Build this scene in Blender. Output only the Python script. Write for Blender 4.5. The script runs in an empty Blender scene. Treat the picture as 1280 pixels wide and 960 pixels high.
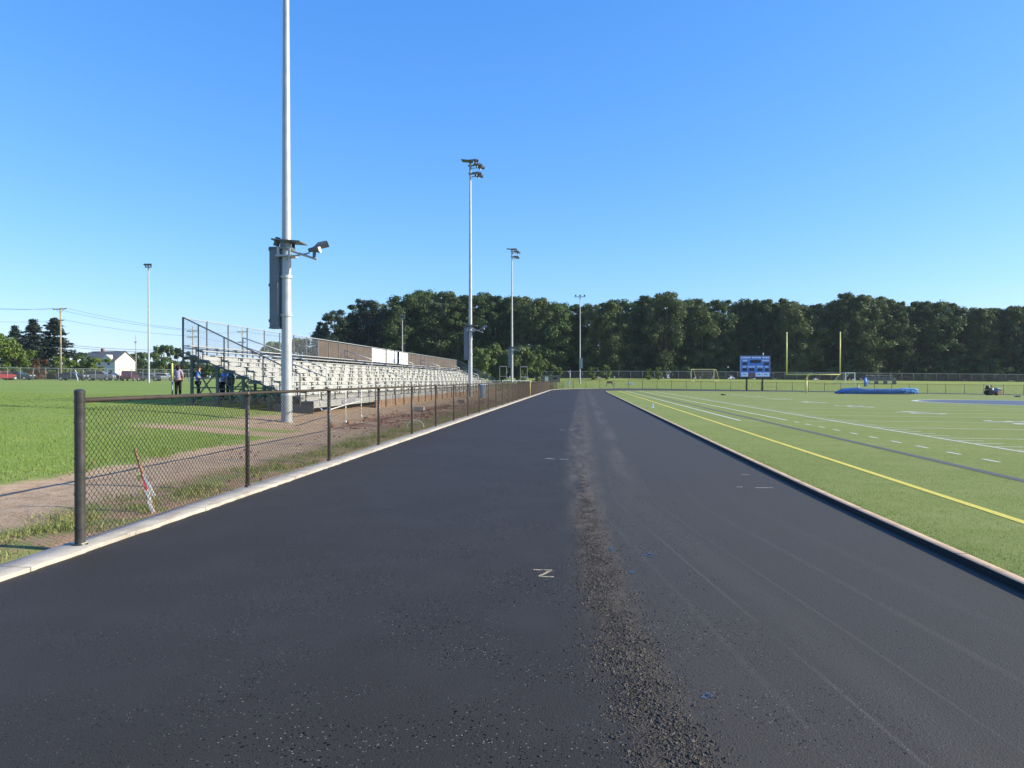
import bpy, bmesh, math, random
import numpy as np
from mathutils import Vector, Matrix, noise as mnoise

random.seed(7)
rng = np.random.default_rng(7)
SC = bpy.context.scene
COL = SC.collection
PI = math.pi

# ------------------------------------------------------------------ camera model (for measuring the photo)
F = 925.0
THETA = math.atan(87.0 / F)
PITCH = math.atan(5.5 / F)
EYE = 1.70
_fw = Vector((-math.sin(THETA) * math.cos(PITCH), math.cos(THETA) * math.cos(PITCH), -math.sin(PITCH)))
_rt = Vector((math.cos(THETA), math.sin(THETA), 0))
_up = _rt.cross(_fw)


def ray(px, py):
    return _fw + _rt * ((px - 640) / F) + _up * ((480 - py) / F)


def at_depth(px, py, D):
    return Vector((0, 0, EYE)) + ray(px, py) * D


# ------------------------------------------------------------------ terrain
_lx = [-900, -300, -110, -60, -22, -16, -14, -10.4, -8, -5.4]
_lz = [2.2, 2.0, 1.75, 1.32, .80, .62, .50, .22, .08, 0.0]
_by = [-100, 122, 128, 150, 172, 195, 260, 400, 1200]
_bz = [0, 0, .03, .40, .85, 2.05, 2.4, 2.6, 3.2]


def T(x, y):
    a = float(np.interp(x, _lx, _lz)) if x < -5.4 else 0.0
    b = float(np.interp(y, _by, _bz))
    return max(a, b) - 0.0095 * min(max(x - 8, 0), 110)


def on_ground(px, py, dz=0.0):
    """where the ray through a pixel of the photograph meets the terrain"""
    r = ray(px, py)
    lo = 1.0
    prev = lo
    d = lo
    while d < 600:
        p = Vector((0, 0, EYE)) + r * d
        if p.z <= T(p.x, p.y) + dz:
            a, b = prev, d
            for _ in range(30):
                m = (a + b) / 2
                q = Vector((0, 0, EYE)) + r * m
                if q.z <= T(q.x, q.y) + dz: b = m
                else: a = m
            return Vector((0, 0, EYE)) + r * b
        prev = d
        d *= 1.01
    p = Vector((0, 0, EYE)) + r * 300
    p.z = T(p.x, p.y)
    return p


def on_depth(px, D, dz=0.0):
    p = at_depth(px, 480, D)
    p.z = T(p.x, p.y) + dz
    return p


# ------------------------------------------------------------------ material helpers
class NM:
    def __init__(s, name):
        s.m = bpy.data.materials.new(name)
        s.m.use_nodes = True
        s.nt = s.m.node_tree
        s.b = s.nt.nodes['Principled BSDF']
        s.out = s.nt.nodes['Material Output']

    def n(s, t, **k):
        nd = s.nt.nodes.new(t)
        for a, v in k.items(): setattr(nd, a, v)
        return nd

    def link(s, a, b): s.nt.links.new(a, b)

    def val(s, sock, v):
        if isinstance(v, bpy.types.NodeSocket): s.link(v, sock)
        elif isinstance(v, (tuple, list)) and len(v) == 3 and sock.type == 'RGBA': sock.default_value = (*v, 1)
        else: sock.default_value = v

    def pos(s):
        return s.n('ShaderNodeNewGeometry').outputs['Position']

    def obj(s):
        return s.n('ShaderNodeTexCoord').outputs['Object']

    def mapped(s, vec, scale=(1, 1, 1), loc=(0, 0, 0), rot=(0, 0, 0)):
        m = s.n('ShaderNodeMapping')
        s.link(vec, m.inputs[0])
        m.inputs['Scale'].default_value = scale
        m.inputs['Location'].default_value = loc
        m.inputs['Rotation'].default_value = rot
        return m.outputs[0]

    def noise(s, vec, scale, detail=3, rough=.55, dist=0):
        t = s.n('ShaderNodeTexNoise')
        s.link(vec, t.inputs['Vector'])
        t.inputs['Scale'].default_value = scale
        t.inputs['Detail'].default_value = detail
        t.inputs['Roughness'].default_value = rough
        t.inputs['Distortion'].default_value = dist
        return t.outputs['Fac']

    def voro(s, vec, scale, feature='F1', out='Distance'):
        t = s.n('ShaderNodeTexVoronoi', feature=feature)
        s.link(vec, t.inputs['Vector'])
        t.inputs['Scale'].default_value = scale
        return t.outputs[out]

    def sep(s, vec):
        t = s.n('ShaderNodeSeparateXYZ')
        s.link(vec, t.inputs[0])
        return t.outputs

    def math(s, op, a, b=0.0, clamp=False):
        t = s.n('ShaderNodeMath', operation=op, use_clamp=clamp)
        s.val(t.inputs[0], a)
        s.val(t.inputs[1], b)
        return t.outputs[0]

    def mr(s, v, a, b, c=0.0, d=1.0, smooth=False):
        t = s.n('ShaderNodeMapRange')
        t.interpolation_type = 'SMOOTHSTEP' if smooth else 'LINEAR'
        s.val(t.inputs['Value'], v)
        for k, w in zip(('From Min', 'From Max', 'To Min', 'To Max'), (a, b, c, d)): t.inputs[k].default_value = w
        return t.outputs[0]

    def mix(s, f, a, b, mode='MIX'):
        t = s.n('ShaderNodeMix', data_type='RGBA', blend_type=mode)
        s.val(t.inputs[0], f)
        s.val(t.inputs[6], a)
        s.val(t.inputs[7], b)
        return t.outputs[2]

    def bump(s, h, strength=.3, dist=.02, normal=None):
        t = s.n('ShaderNodeBump')
        s.link(h, t.inputs['Height'])
        t.inputs['Strength'].default_value = strength
        t.inputs['Distance'].default_value = dist
        if normal is not None: s.link(normal, t.inputs['Normal'])
        return t.outputs[0]

    def set(s, col=None, rough=None, metal=None, spec=None, normal=None):
        if col is not None: s.val(s.b.inputs['Base Color'], col)
        if rough is not None: s.val(s.b.inputs['Roughness'], rough)
        if metal is not None: s.val(s.b.inputs['Metallic'], metal)
        if spec is not None: s.val(s.b.inputs['Specular IOR Level'], spec)
        if normal is not None: s.link(normal, s.b.inputs['Normal'])
        return s.m


def simple(name, col, rough=.6, metal=0.0, var=.12, scale=6.0, spec=.4):
    """plain painted / metal surface with slight wear"""
    q = NM(name)
    v = q.obj()
    a = q.noise(v, scale, 4)
    b = q.noise(v, scale * 9, 2)
    f = q.math('ADD', q.math('MULTIPLY', a, .7), q.math('MULTIPLY', b, .3))
    dk = tuple(c * (1 - var * 1.6) for c in col)
    lt = tuple(min(1, c * (1 + var)) for c in col)
    c = q.mix(q.mr(f, .3, .7), dk, lt)
    return q.set(c, q.mr(a, .3, .7, max(.05, rough - .08), min(1, rough + .08)), metal, spec)


# ------------------------------------------------------------------ mesh helpers
class MB:
    def __init__(s):
        s.v = []
        s.f = []
        s.mi = []

    def add(s, vs, fs, mi=0):
        o = len(s.v)
        s.v += [tuple(v) for v in vs]
        s.f += [tuple(i + o for i in f) for f in fs]
        s.mi += [mi] * len(fs)
        return s

    def box(s, c, d, rz=0.0, mi=0, M=None):
        x, y, z = d[0] / 2, d[1] / 2, d[2] / 2
        vs = [Vector(p) for p in ((-x, -y, -z), (x, -y, -z), (x, y, -z), (-x, y, -z), (-x, -y, z), (x, -y, z), (x, y, z), (-x, y, z))]
        if M is not None: vs = [M @ v for v in vs]
        if rz:
            R = Matrix.Rotation(rz, 3, 'Z')
            vs = [R @ v for v in vs]
        c = Vector(c)
        return s.add([v + c for v in vs], [(0, 3, 2, 1), (4, 5, 6, 7), (0, 1, 5, 4), (1, 2, 6, 5), (2, 3, 7, 6), (3, 0, 4, 7)], mi)

    def tube(s, a, b, r0, r1=None, n=8, cap=True, mi=0):
        a, b = Vector(a), Vector(b)
        r1 = r0 if r1 is None else r1
        d = (b - a)
        if d.length < 1e-6: return s
        d.normalize()
        u = d.orthogonal().normalized()
        w = d.cross(u)
        vs = []
        for p, r in ((a, r0), (b, r1)):
            for i in range(n):
                t = 2 * PI * i / n
                vs.append(p + (u * math.cos(t) + w * math.sin(t)) * r)
        fs = [(i, (i + 1) % n, n + (i + 1) % n, n + i) for i in range(n)]
        if cap: fs += [tuple(range(n - 1, -1, -1)), tuple(range(n, 2 * n))]
        return s.add(vs, fs, mi)

    def path(s, pts, r, n=8, mi=0):
        for a, b in zip(pts[:-1], pts[1:]): s.tube(a, b, r, r, n, True, mi)
        return s

    def prism(s, poly, axis, a, b, mi=0):
        """poly: list of 2D points; extruded along axis 'x','y' or 'z' from a to b"""
        def P(p, t):
            return {'x': (t, p[0], p[1]), 'y': (p[0], t, p[1]), 'z': (p[0], p[1], t)}[axis]
        n = len(poly)
        vs = [P(p, a) for p in poly] + [P(p, b) for p in poly]
        fs = [(i, (i + 1) % n, n + (i + 1) % n, n + i) for i in range(n)] + [tuple(range(n - 1, -1, -1)), tuple(range(n, 2 * n))]
        return s.add(vs, fs, mi)

    def ball(s, c, r, seg=10, ring=7, mi=0, jit=0.0):
        c = Vector(c)
        r = Vector((r, r, r)) if not hasattr(r, '__len__') else Vector(r)
        vs = [c + Vector((0, 0, r.z))]
        for i in range(1, ring):
            p = PI * i / ring
            for j in range(seg):
                t = 2 * PI * j / seg
                k = 1 + random.uniform(-jit, jit)
                vs.append(c + Vector((r.x * math.sin(p) * math.cos(t), r.y * math.sin(p) * math.sin(t), r.z * math.cos(p))) * k)
        vs.append(c - Vector((0, 0, r.z)))
        fs = []
        for j in range(seg): fs.append((0, 1 + j, 1 + (j + 1) % seg))
        for i in range(ring - 2):
            for j in range(seg):
                a = 1 + i * seg + j
                b = 1 + i * seg + (j + 1) % seg
                fs.append((a, a + seg, b + seg, b))
        e = len(vs) - 1
        o = 1 + (ring - 2) * seg
        for j in range(seg): fs.append((e, o + (j + 1) % seg, o + j))
        return s.add(vs, fs, mi)

    def mesh(s, name, mats, smooth=False, bevel=0):
        me = bpy.data.meshes.new(name)
        me.from_pydata(s.v, [], s.f)
        for m in (mats if isinstance(mats, (list, tuple)) else [mats]): me.materials.append(m)
        bm = bmesh.new()
        bm.from_mesh(me)
        bmesh.ops.recalc_face_normals(bm, faces=bm.faces)
        bm.to_mesh(me)
        bm.free()
        if any(s.mi): me.polygons.foreach_set('material_index', s.mi)
        if smooth:
            me.polygons.foreach_set('use_smooth', [True] * len(me.polygons))
        return me

    def build(s, name, mats, parent=None, smooth=False, bevel=0, label=None, loc=None):
        o = bpy.data.objects.new(name, s.mesh(name, mats, smooth))
        COL.objects.link(o)
        if parent is not None: o.parent = parent
        if loc is not None: o.location = loc
        if bevel:
            b = o.modifiers.new('bev', 'BEVEL')
            b.width = bevel
            b.segments = 2
            b.limit_method = 'ANGLE'
        if label: o['label'] = label
        return o


def smooth_angle(o, deg=40):
    me = o.data
    me.polygons.foreach_set('use_smooth', [True] * len(me.polygons))
    try: me.set_sharp_from_angle(angle=math.radians(deg))
    except Exception: pass
    return o


def thing(name, label, cat, loc=(0, 0, 0), rz=0.0, group=None):
    o = bpy.data.objects.new(name, None)
    COL.objects.link(o)
    o.location = loc
    o.rotation_euler = (0, 0, rz)
    o.empty_display_size = .2
    return tag(o, label, cat, group)


def tag(o, label, cat, group=None):
    o['label'] = label
    o['category'] = cat
    if group: o['group'] = group
    return o


def struct(o, kind='structure', label=None):
    o['kind'] = kind
    if label: o['label'] = label
    return o


def raw_mesh(name, V, Fa, mats):
    """numpy verts (n,3), faces (m,k)"""
    me = bpy.data.meshes.new(name)
    k = Fa.shape[1]
    me.vertices.add(len(V))
    me.vertices.foreach_set('co', np.ascontiguousarray(V, dtype=np.float32).ravel())
    me.loops.add(Fa.size)
    me.loops.foreach_set('vertex_index', np.ascontiguousarray(Fa, dtype=np.int32).ravel())
    me.polygons.add(len(Fa))
    me.polygons.foreach_set('loop_start', np.arange(0, Fa.size, k, dtype=np.int32))
    me.update(calc_edges=True)
    me.validate()
    for m in (mats if isinstance(mats, (list, tuple)) else [mats]): me.materials.append(m)
    return me


def place(name, me, parent=None, loc=None, rz=0.0):
    o = bpy.data.objects.new(name, me)
    COL.objects.link(o)
    if parent is not None: o.parent = parent
    if loc is not None: o.location = loc
    o.rotation_euler = (0, 0, rz)
    return o


def dup(root, loc, rz=0.0, label=None, scale=None):
    r = root.copy()
    COL.objects.link(r)
    r.location = loc
    r.rotation_euler = (0, 0, rz)
    if scale is not None: r.scale = scale
    if label: r['label'] = label
    for ch in list(root.children):
        c = ch.copy()
        COL.objects.link(c)
        c.parent = r
        for g in ch.children:
            d = g.copy()
            COL.objects.link(d)
            d.parent = c
    return r


def spline(pts, step):
    """Catmull-Rom through 2D points, resampled at about step"""
    P = [np.array(p, float) for p in pts]
    P = [2 * P[0] - P[1]] + P + [2 * P[-1] - P[-2]]
    dense = []
    for i in range(1, len(P) - 2):
        p0, p1, p2, p3 = P[i - 1:i + 3]
        n = max(2, int(np.linalg.norm(p2 - p1) / step * 4))
        # centripetal-ish: shrink tangents on uneven spacing
        d1 = np.linalg.norm(p2 - p1)
        m1 = (p2 - p0) / max(np.linalg.norm(p2 - p0), 1e-6) * d1
        m2 = (p3 - p1) / max(np.linalg.norm(p3 - p1), 1e-6) * d1
        for k in range(n):
            t = k / n
            h = (2 * t**3 - 3 * t**2 + 1) * p1 + (t**3 - 2 * t**2 + t) * m1 + (-2 * t**3 + 3 * t**2) * p2 + (t**3 - t**2) * m2
            dense.append(h)
    dense.append(P[-2])
    D = np.array(dense)
    seg = np.linalg.norm(np.diff(D, axis=0), axis=1)
    s = np.concatenate([[0], np.cumsum(seg)])
    n = max(2, int(s[-1] / step))
    q = np.linspace(0, s[-1], n + 1)
    return np.stack([np.interp(q, s, D[:, 0]), np.interp(q, s, D[:, 1])], 1)


def normals2(P):
    t = np.gradient(P, axis=0)
    t /= np.linalg.norm(t, axis=1)[:, None] + 1e-9
    return np.stack([t[:, 1], -t[:, 0]], 1)      # to the right of travel


# ------------------------------------------------------------------ materials
GALV = simple('galvanised_steel', (.36, .385, .405), .45, .25, .10, 3)
GALV2 = simple('painted_grey_steel', (.20, .225, .25), .5, .1, .10, 4)
LAMPM = simple('lamp_housing_grey', (.115, .13, .145), .5, .1, .1, 4)
CABM = simple('cabinet_grey', (.14, .16, .185), .5, .1, .1, 3)
GUARDM = simple('dark_blue_grey_steel', (.085, .098, .118), .5, .1, .15, 4)
BROWNM = simple('brown_vinyl_coat', (.046, .037, .031), .6, 0, .25, 8, .2)
POSTM = simple('dark_powder_coat', (.042, .041, .041), .38, 0, .3, 10)
ALU = simple('mill_aluminium', (.335, .340, .345), .6, .05, .06, 2)
ALUDK = simple('dark_and_shaded_steel', (.13, .14, .145), .6, .1, .2, 3)  # own dark tone of brackets and rails; painted shade on the end panel
FRAME = simple('green_grey_frame_steel', (.085, .115, .115), .55, .1, .2, 3)
SLAT = simple('brown_privacy_slat', (.088, .066, .055), .7, 0, .14, 2)
WHITEP = simple('white_paint', (.78, .78, .76), .5, 0, .06, 3)
YELLOWP = simple('yellow_paint', (.62, .58, .20), .42, 0, .06, 3)
BLUEP = simple('blue_board_paint', (.085, .23, .58), .4, 0, .10, 3)
BLACKP = simple('black_panel', (.012, .013, .016), .35, 0, .2, 3)
GLASS = simple('dark_glazing', (.02, .025, .03), .12, 0, .1, 3)
RUBBER = simple('tyre_rubber', (.02, .02, .02), .8, 0, .2, 8)
WOOD = simple('weathered_timber', (.23, .13, .075), .8, 0, .3, 4)
PLANK = simple('tan_plank', (.26, .165, .11), .8, 0, .25, 3)
POLEW = simple('creosote_pole_wood', (.30, .24, .17), .85, 0, .25, 2)


def mat_asphalt():
    q = NM('new_asphalt')
    p = q.pos()
    sx, sy, _ = q.sep(p)
    grain = q.noise(p, 160, 3, .7)
    agg = q.voro(p, 95)
    pits = q.noise(p, 22, 4, .65)
    med = q.noise(p, 1.3, 4, .6)
    big = q.noise(p, .22, 3, .5)
    # the older half right of the joint is greyer and dustier than the fresh left half
    jx = q.math('ADD', sx, q.math('MULTIPLY', q.math('SUBTRACT', q.noise(q.mapped(p, (1, .45, 1)), 2.4, 5, .65), .5), .34))
    jc = q.math('SUBTRACT', q.math('DIVIDE', 1.78, q.math('MAXIMUM', sy, 2.0)), .12)
    side = q.mr(q.math('SUBTRACT', q.math('ADD', jx, q.math('MULTIPLY', q.math('SUBTRACT', med, .5), .3)), jc), -.12, .40, 0, 1, True)
    base = q.mix(side, (.0268, .0222, .0176), (.0515, .0440, .0350))
    base = q.mix(q.mr(big, .3, .7), base, q.mix(.5, base, (.040, .036, .033)))
    base = q.mix(q.math('MULTIPLY', q.mr(med, .45, .8), .35), base, (.05, .046, .044))
    # roller laps: faint long stripes on the right half, bowed like the passes of the roller
    wx = q.math('ADD', q.math('ADD', sx, q.mr(sy, 3.3, 10.3, 0, 1.02)), q.math('MULTIPLY', q.math('SUBTRACT', q.noise(q.mapped(p, (.3, .12, 1)), 1.0, 2), .5), .25))
    for x0, w, a in ((1.52, .020, .34), (2.04, .015, .28), (2.62, .05, .16), (1.16, .04, .12), (1.78, .22, .10), (3.2, .10, .08)):
        d = q.math('ABSOLUTE', q.math('SUBTRACT', wx, x0))
        m = q.mr(d, w, w * .25, 0, a, True)
        m = q.math('MULTIPLY', m, q.mr(q.noise(q.mapped(p, (1, .35, 1)), 2.0, 3), .28, .5))
        m = q.math('MULTIPLY', m, q.mr(sy, 16, 7, .15, 1))
        base = q.mix(m, base, (.115, .102, .086))
    # dusty joint: brown dust with torn edges along the middle
    dj = q.math('ABSOLUTE', q.math('SUBTRACT', jx, jc))
    jm = q.mr(q.math('SUBTRACT', dj, q.mr(sy, 6, 22, 0, .16)), .32, .04, 0, 1, True)
    jm = q.math('MULTIPLY', jm, q.mr(sy, 2.5, 9, .55, 1))
    jm = q.math('MULTIPLY', jm, q.mr(q.noise(q.mapped(p, (1.6, .30, 1)), 2.4, 6, .75), .36, .60))
    jm = q.math('MULTIPLY', jm, q.mr(sy, 14, 50, 1, .62))
    jm = q.math('MULTIPLY', jm, q.mr(q.noise(q.mapped(p, (1.2, .08, 1)), 1.3, 3, .6), .30, .55, .45, 1))
    base = q.mix(q.math('MULTIPLY', jm, .85), base, (.112, .090, .068))
    j2 = q.mr(q.math('ABSOLUTE', q.math('SUBTRACT', jx, q.mr(sy, 8, 60, .72, .95))), .34, .05, 0, .55, True)
    j2 = q.math('MULTIPLY', j2, q.mr(sy, 7, 16, 0, 1.2))
    j2 = q.math('MULTIPLY', j2, q.mr(q.noise(q.mapped(p, (1.2, .12, 1), (3, 1, 0)), 1.7, 4, .6), .4, .62))
    base = q.mix(j2, base, (.10, .086, .072))
    # aggregate sparkle and open pits
    base = q.mix(q.mr(agg, .10, .0, 0, .20), base, (.13, .122, .112))
    base = q.mix(q.mr(grain, .62, .78, 0, .55), base, (.10, .095, .09))
    def specks(scale, thr, rad, mask):
        vt = q.n('ShaderNodeTexVoronoi', feature='F1')
        wv = q.n('ShaderNodeVectorMath', operation='ADD')
        nz = q.n('ShaderNodeTexNoise')
        nz.inputs['Scale'].default_value = scale * 1.1
        q.link(p, nz.inputs['Vector'])
        sc = q.n('ShaderNodeVectorMath', operation='SCALE')
        q.link(nz.outputs['Color'], sc.inputs[0])
        sc.inputs['Scale'].default_value = .9 / scale
        q.link(p, wv.inputs[0])
        q.link(sc.outputs[0], wv.inputs[1])
        q.link(wv.outputs[0], vt.inputs['Vector'])
        vt.inputs['Scale'].default_value = scale
        cs_ = q.n('ShaderNodeSeparateColor')
        q.link(vt.outputs['Color'], cs_.inputs[0])
        a_ = q.math('GREATER_THAN', cs_.outputs[0], thr)
        b_ = q.mr(vt.outputs['Distance'], rad, rad * .6)
        return q.math('MULTIPLY', q.math('MULTIPLY', a_, b_), mask)
    mk = q.mr(q.noise(p, 1.1, 4, .6), .40, .56)
    mk = q.math('MULTIPLY', mk, q.mr(sx, -4.4, -1.2, .25, 1))
    mk = q.math('MULTIPLY', mk, q.mr(sx, .7, 1.8, 1, .22))
    pit = q.math('MAXIMUM', specks(38, .86, .42, mk), specks(72, .84, .46, mk))
    base = q.mix(q.math('MULTIPLY', pit, .85), base, (.007, .007, .008))
    spk = specks(80, .945, .38, mk)
    base = q.mix(q.math('MULTIPLY', spk, .8), base, (.30, .285, .26))
    h = q.math('ADD', q.math('MULTIPLY', grain, .5), q.math('MULTIPLY', agg, .6))
    h = q.math('SUBTRACT', h, q.math('MULTIPLY', pit, 1.2))
    # torn, open surface near the joint
    rj = q.math('MULTIPLY', q.mr(q.math('ABSOLUTE', q.math('SUBTRACT', jx, jc)), .26, .08, 0, 1, True), q.mr(sy, 12, 7, 0, 1))
    h = q.math('ADD', h, q.math('MULTIPLY', rj, q.math('ADD', q.math('MULTIPLY', q.voro(p, 70), 2.0), q.math('MULTIPLY', q.noise(p, 34, 4, .75), 3.0))))
    crv = q.math('MULTIPLY', rj, q.mr(q.noise(q.mapped(p, (1, .4, 1)), 26, 4, .7), .55, .66))
    base = q.mix(q.math('MULTIPLY', crv, .5), base, (.010, .009, .009))
    nb = q.bump(h, .5, .006)
    return q.set(base, q.math('ADD', q.mr(grain, .3, .7, .58, .74), q.math('MULTIPLY', rj, .15)), 0, q.math('MULTIPLY', .22, q.math('SUBTRACT', 1.0, pit)), nb)


def mat_turf():
    q = NM('artificial_turf')
    p = q.pos()
    fib = q.noise(q.mapped(p, (1, .45, 1)), 70, 4, .75)
    med = q.noise(p, 2.2, 4, .65)
    big = q.noise(p, .12, 3)
    c = q.mix(q.mr(fib, .3, .7), (.100, .138, .031), (.225, .268, .084))
    c = q.mix(q.math('MULTIPLY', q.mr(med, .3, .75), .45), c, (.255, .275, .115))
    c = q.mix(q.math('MULTIPLY', q.mr(big, .35, .65), .30), c, (.225, .260, .085))
    sx, sy, _ = q.sep(p)
    bandv = q.math('GREATER_THAN', q.math('FRACT', q.math('MULTIPLY', q.math('ADD', sy, .6), 1 / 9.144)), .5)
    c = q.mix(q.math('MULTIPLY', bandv, .10), c, (.11, .15, .035))
    c = q.mix(q.math('MULTIPLY', q.mr(q.noise(q.mapped(p, (.5, 1.4, 1)), .7, 5, .65), .52, .68), .35), c, (.27, .27, .13))
    # sanded, paler crumb infill showing between the fibres
    c = q.mix(q.mr(q.noise(p, 240, 2), .66, .8, 0, .5), c, (.27, .26, .17))
    return q.set(c, .85, 0, .08, q.bump(fib, .6, .02))


def mat_ground():
    q = NM('lawn_and_dirt')
    p = q.pos()
    sx, sy, _ = q.sep(p)
    n1 = q.noise(p, .55, 5, .62)
    n2 = q.noise(p, 3.5, 5, .65)
    n3 = q.noise(p, 28, 4, .7)
    n4 = q.noise(p, .09, 4)
    grass = q.mix(q.mr(n3, .3, .7), (.085, .135, .022), (.228, .305, .066))
    grass = q.mix(q.math('MULTIPLY', q.mr(n2, .35, .7), .5), grass, (.165, .245, .055))
    grass = q.mix(q.math('MULTIPLY', q.mr(n4, .4, .65), .55), grass, (.215, .260, .080))
    grass = q.mix(q.math('MULTIPLY', q.mr(q.noise(q.mapped(p, (1, .35, 1)), .35, 6, .7), .54, .68), .5), grass, (.27, .27, .11))
    far = q.mr(sy, 95, 190, 0, .65, True)
    grass = q.mix(far, grass, (.225, .260, .078))
    dirt = q.mix(q.mr(n2, .3, .7), (.305, .205, .126), (.440, .322, .216))
    dirt = q.mix(q.mr(n3, .55, .75, 0, .6), dirt, (.46, .375, .31))
    dirt = q.mix(q.mr(q.noise(p, 9, 3), .62, .7, 0, .6), dirt, (.10, .058, .040))
    rust = q.mix(q.mr(n3, .35, .65), (.135, .060, .038), (.27, .135, .092))
    # bare path beside the track
    e = q.math('MULTIPLY', q.math('SUBTRACT', n1, .5), 1.5)
    ef = q.math('MULTIPLY', q.math('SUBTRACT', n2, .5), .45)
    xe = q.math('ADD', q.math('ADD', sx, e), ef)
    m_path = q.mr(xe, -8.85, -8.55)
    m_path = q.math('MULTIPLY', m_path, q.mr(sx, -5.2, -5.3))
    ye = q.math('ADD', sy, q.math('MULTIPLY', q.math('ADD', e, ef), 1.5))
    apr = q.math('MULTIPLY', q.mr(ye, 21.5, 22.6), q.mr(xe, -12.4, -11.6))
    apr = q.math('MULTIPLY', apr, q.mr(sx, -5.2, -5.3))
    tng = q.math('MULTIPLY', q.mr(q.math('ABSOLUTE', q.math('SUBTRACT', ye, 20.6)), 1.0, .5), q.mr(xe, -13.4, -12.0))
    tng = q.math('MULTIPLY', tng, q.mr(sx, -5.2, -5.3))
    m = q.math('MAXIMUM', q.math('MAXIMUM', m_path, apr), tng)
    m = q.math('MULTIPLY', m, q.mr(sy, 121, 118))
    col = q.mix(m, grass, dirt)
    # reddish spoil with weeds in a strip behind the kerb
    st = q.math('MULTIPLY', q.mr(xe, -6.75, -6.35), q.mr(sx, -5.2, -5.3))
    st = q.math('MULTIPLY', st, q.mr(sy, 121, 118))
    wd = q.mix(q.mr(q.noise(p, 1.7, 5, .7), .44, .56), q.mix(.5, rust, dirt), (.170, .180, .065))
    col = q.mix(st, col, wd)
    sp = q.math('MULTIPLY', q.mr(ye, 23, 25), q.mr(q.math('ABSOLUTE', q.math('SUBTRACT', xe, -7.6)), 1.5, .8))
    sp = q.math('MULTIPLY', sp, q.mr(sy, 60, 45))
    sp = q.math('MULTIPLY', sp, q.mr(q.noise(p, .9, 4), .4, .55))
    col = q.mix(sp, col, rust)
    h = q.math('ADD', q.math('MULTIPLY', n3, .7), n2)
    return q.set(col, .9, 0, .15, q.bump(h, .7, .03))


def mat_kerb():
    q = NM('cast_concrete')
    p = q.pos()
    n = q.noise(p, 3, 5, .65)
    f = q.noise(p, 60, 3, .7)
    c = q.mix(q.mr(n, .3, .7), (.25, .225, .20), (.42, .385, .345))
    c = q.mix(q.mr(f, .6, .75, 0, .5), c, (.28, .25, .22))
    c = q.mix(q.mr(q.noise(q.mapped(p, (3, .6, 1)), 2.5, 5, .7), .54, .62, 0, .55), c, (.22, .185, .15))
    c = q.mix(q.mr(q.noise(q.mapped(p, (9, .8, 1)), 3.0, 5, .75), .63, .67, 0, .8), c, (.09, .075, .065))
    sx, sy, _ = q.sep(p)
    jt = q.math('LESS_THAN', q.math('FRACT', q.math('MULTIPLY', sy, 1 / 3.05)), .006)
    c = q.mix(q.math('MULTIPLY', jt, .75), c, (.07, .06, .05))
    return q.set(c, .85, 0, .25, q.bump(f, .35, .006))


def mat_edge():
    q = NM('edge_board')
    p = q.pos()
    n = q.noise(p, 2, 4, .6)
    f = q.noise(p, 50, 3, .7)
    c = q.mix(q.mr(n, .3, .7), (.255, .19, .148), (.355, .275, .215))
    c = q.mix(q.mr(f, .6, .75, 0, .5), c, (.22, .15, .11))
    sx, sy, _ = q.sep(p)
    jt = q.math('LESS_THAN', q.math('FRACT', q.math('MULTIPLY', sy, 1 / 2.44)), .008)
    c = q.mix(jt, c, (.04, .03, .025))
    c = q.mix(q.mr(q.noise(q.mapped(p, (2, .7, 1)), 5, 5, .75), .52, .66, 0, .7), c, (.16, .115, .085))
    return q.set(c, .85, 0, .2, q.bump(f, .3, .005))


def mat_edge_shade():
    q = NM('painted_edge_shade')
    p = q.pos()
    f = q.noise(p, 60, 3, .7)
    c = q.mix(q.mr(f, .35, .7), (.010, .010, .011), (.030, .030, .032))  # near-black tone paints the shade on the track-side face of the edging
    return q.set(c, .8, 0, .25, q.bump(f, .5, .008))


def mat_paint(name, col, wear=.35, scale=30):
    q = NM(name)
    p = q.pos()
    f = q.noise(p, scale, 4, .7)
    g = q.noise(q.mapped(p, (1, .45, 1)), 70, 4, .75)
    dk = tuple(c * .55 for c in col)
    c = q.mix(q.mr(g, .3, .7), dk, col)
    c = q.mix(q.mr(f, .55, .8, 0, wear), c, (.12, .16, .055))
    return q.set(c, .75, 0, .2, q.bump(g, .5, .02))


def mat_spray(name, col):
    q = NM(name)
    p = q.pos()
    f = q.noise(p, 90, 4, .75)
    m = q.mr(f, .40, .56)
    tr = q.n('ShaderNodeBsdfTransparent')
    mx = q.n('ShaderNodeMixShader')
    q.set(col, .8, 0, .2)
    q.link(m, mx.inputs[0])
    q.link(tr.outputs[0], mx.inputs[1])
    q.link(q.b.outputs[0], mx.inputs[2])
    q.link(mx.outputs[0], q.out.inputs[0])
    return q.m


def mat_leaf(name, dark, light, alt, tr=.22):
    q = NM(name)
    p = q.pos()
    oi = q.n('ShaderNodeObjectInfo').outputs['Random']
    a = q.noise(p, .42, 4, .6)
    b = q.noise(p, 3.2, 2)
    c = q.mix(q.mr(q.math('ADD', q.math('MULTIPLY', a, .6), q.math('MULTIPLY', b, .4)), .32, .68), dark, light)
    c = q.mix(q.math('MULTIPLY', q.mr(oi, .25, 1.0), .75), c, alt)
    c = q.mix(q.mr(oi, .30, .0, 0, .45), c, dark)
    t = q.n('ShaderNodeBsdfTranslucent')
    q.val(t.inputs[0], q.mix(.5, c, light))
    mx = q.n('ShaderNodeMixShader')
    mx.inputs[0].default_value = tr
    q.set(c, .6, 0, .25)
    q.link(q.b.outputs[0], mx.inputs[1])
    q.link(t.outputs[0], mx.inputs[2])
    q.link(mx.outputs[0], q.out.inputs[0])
    return q.m


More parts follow.
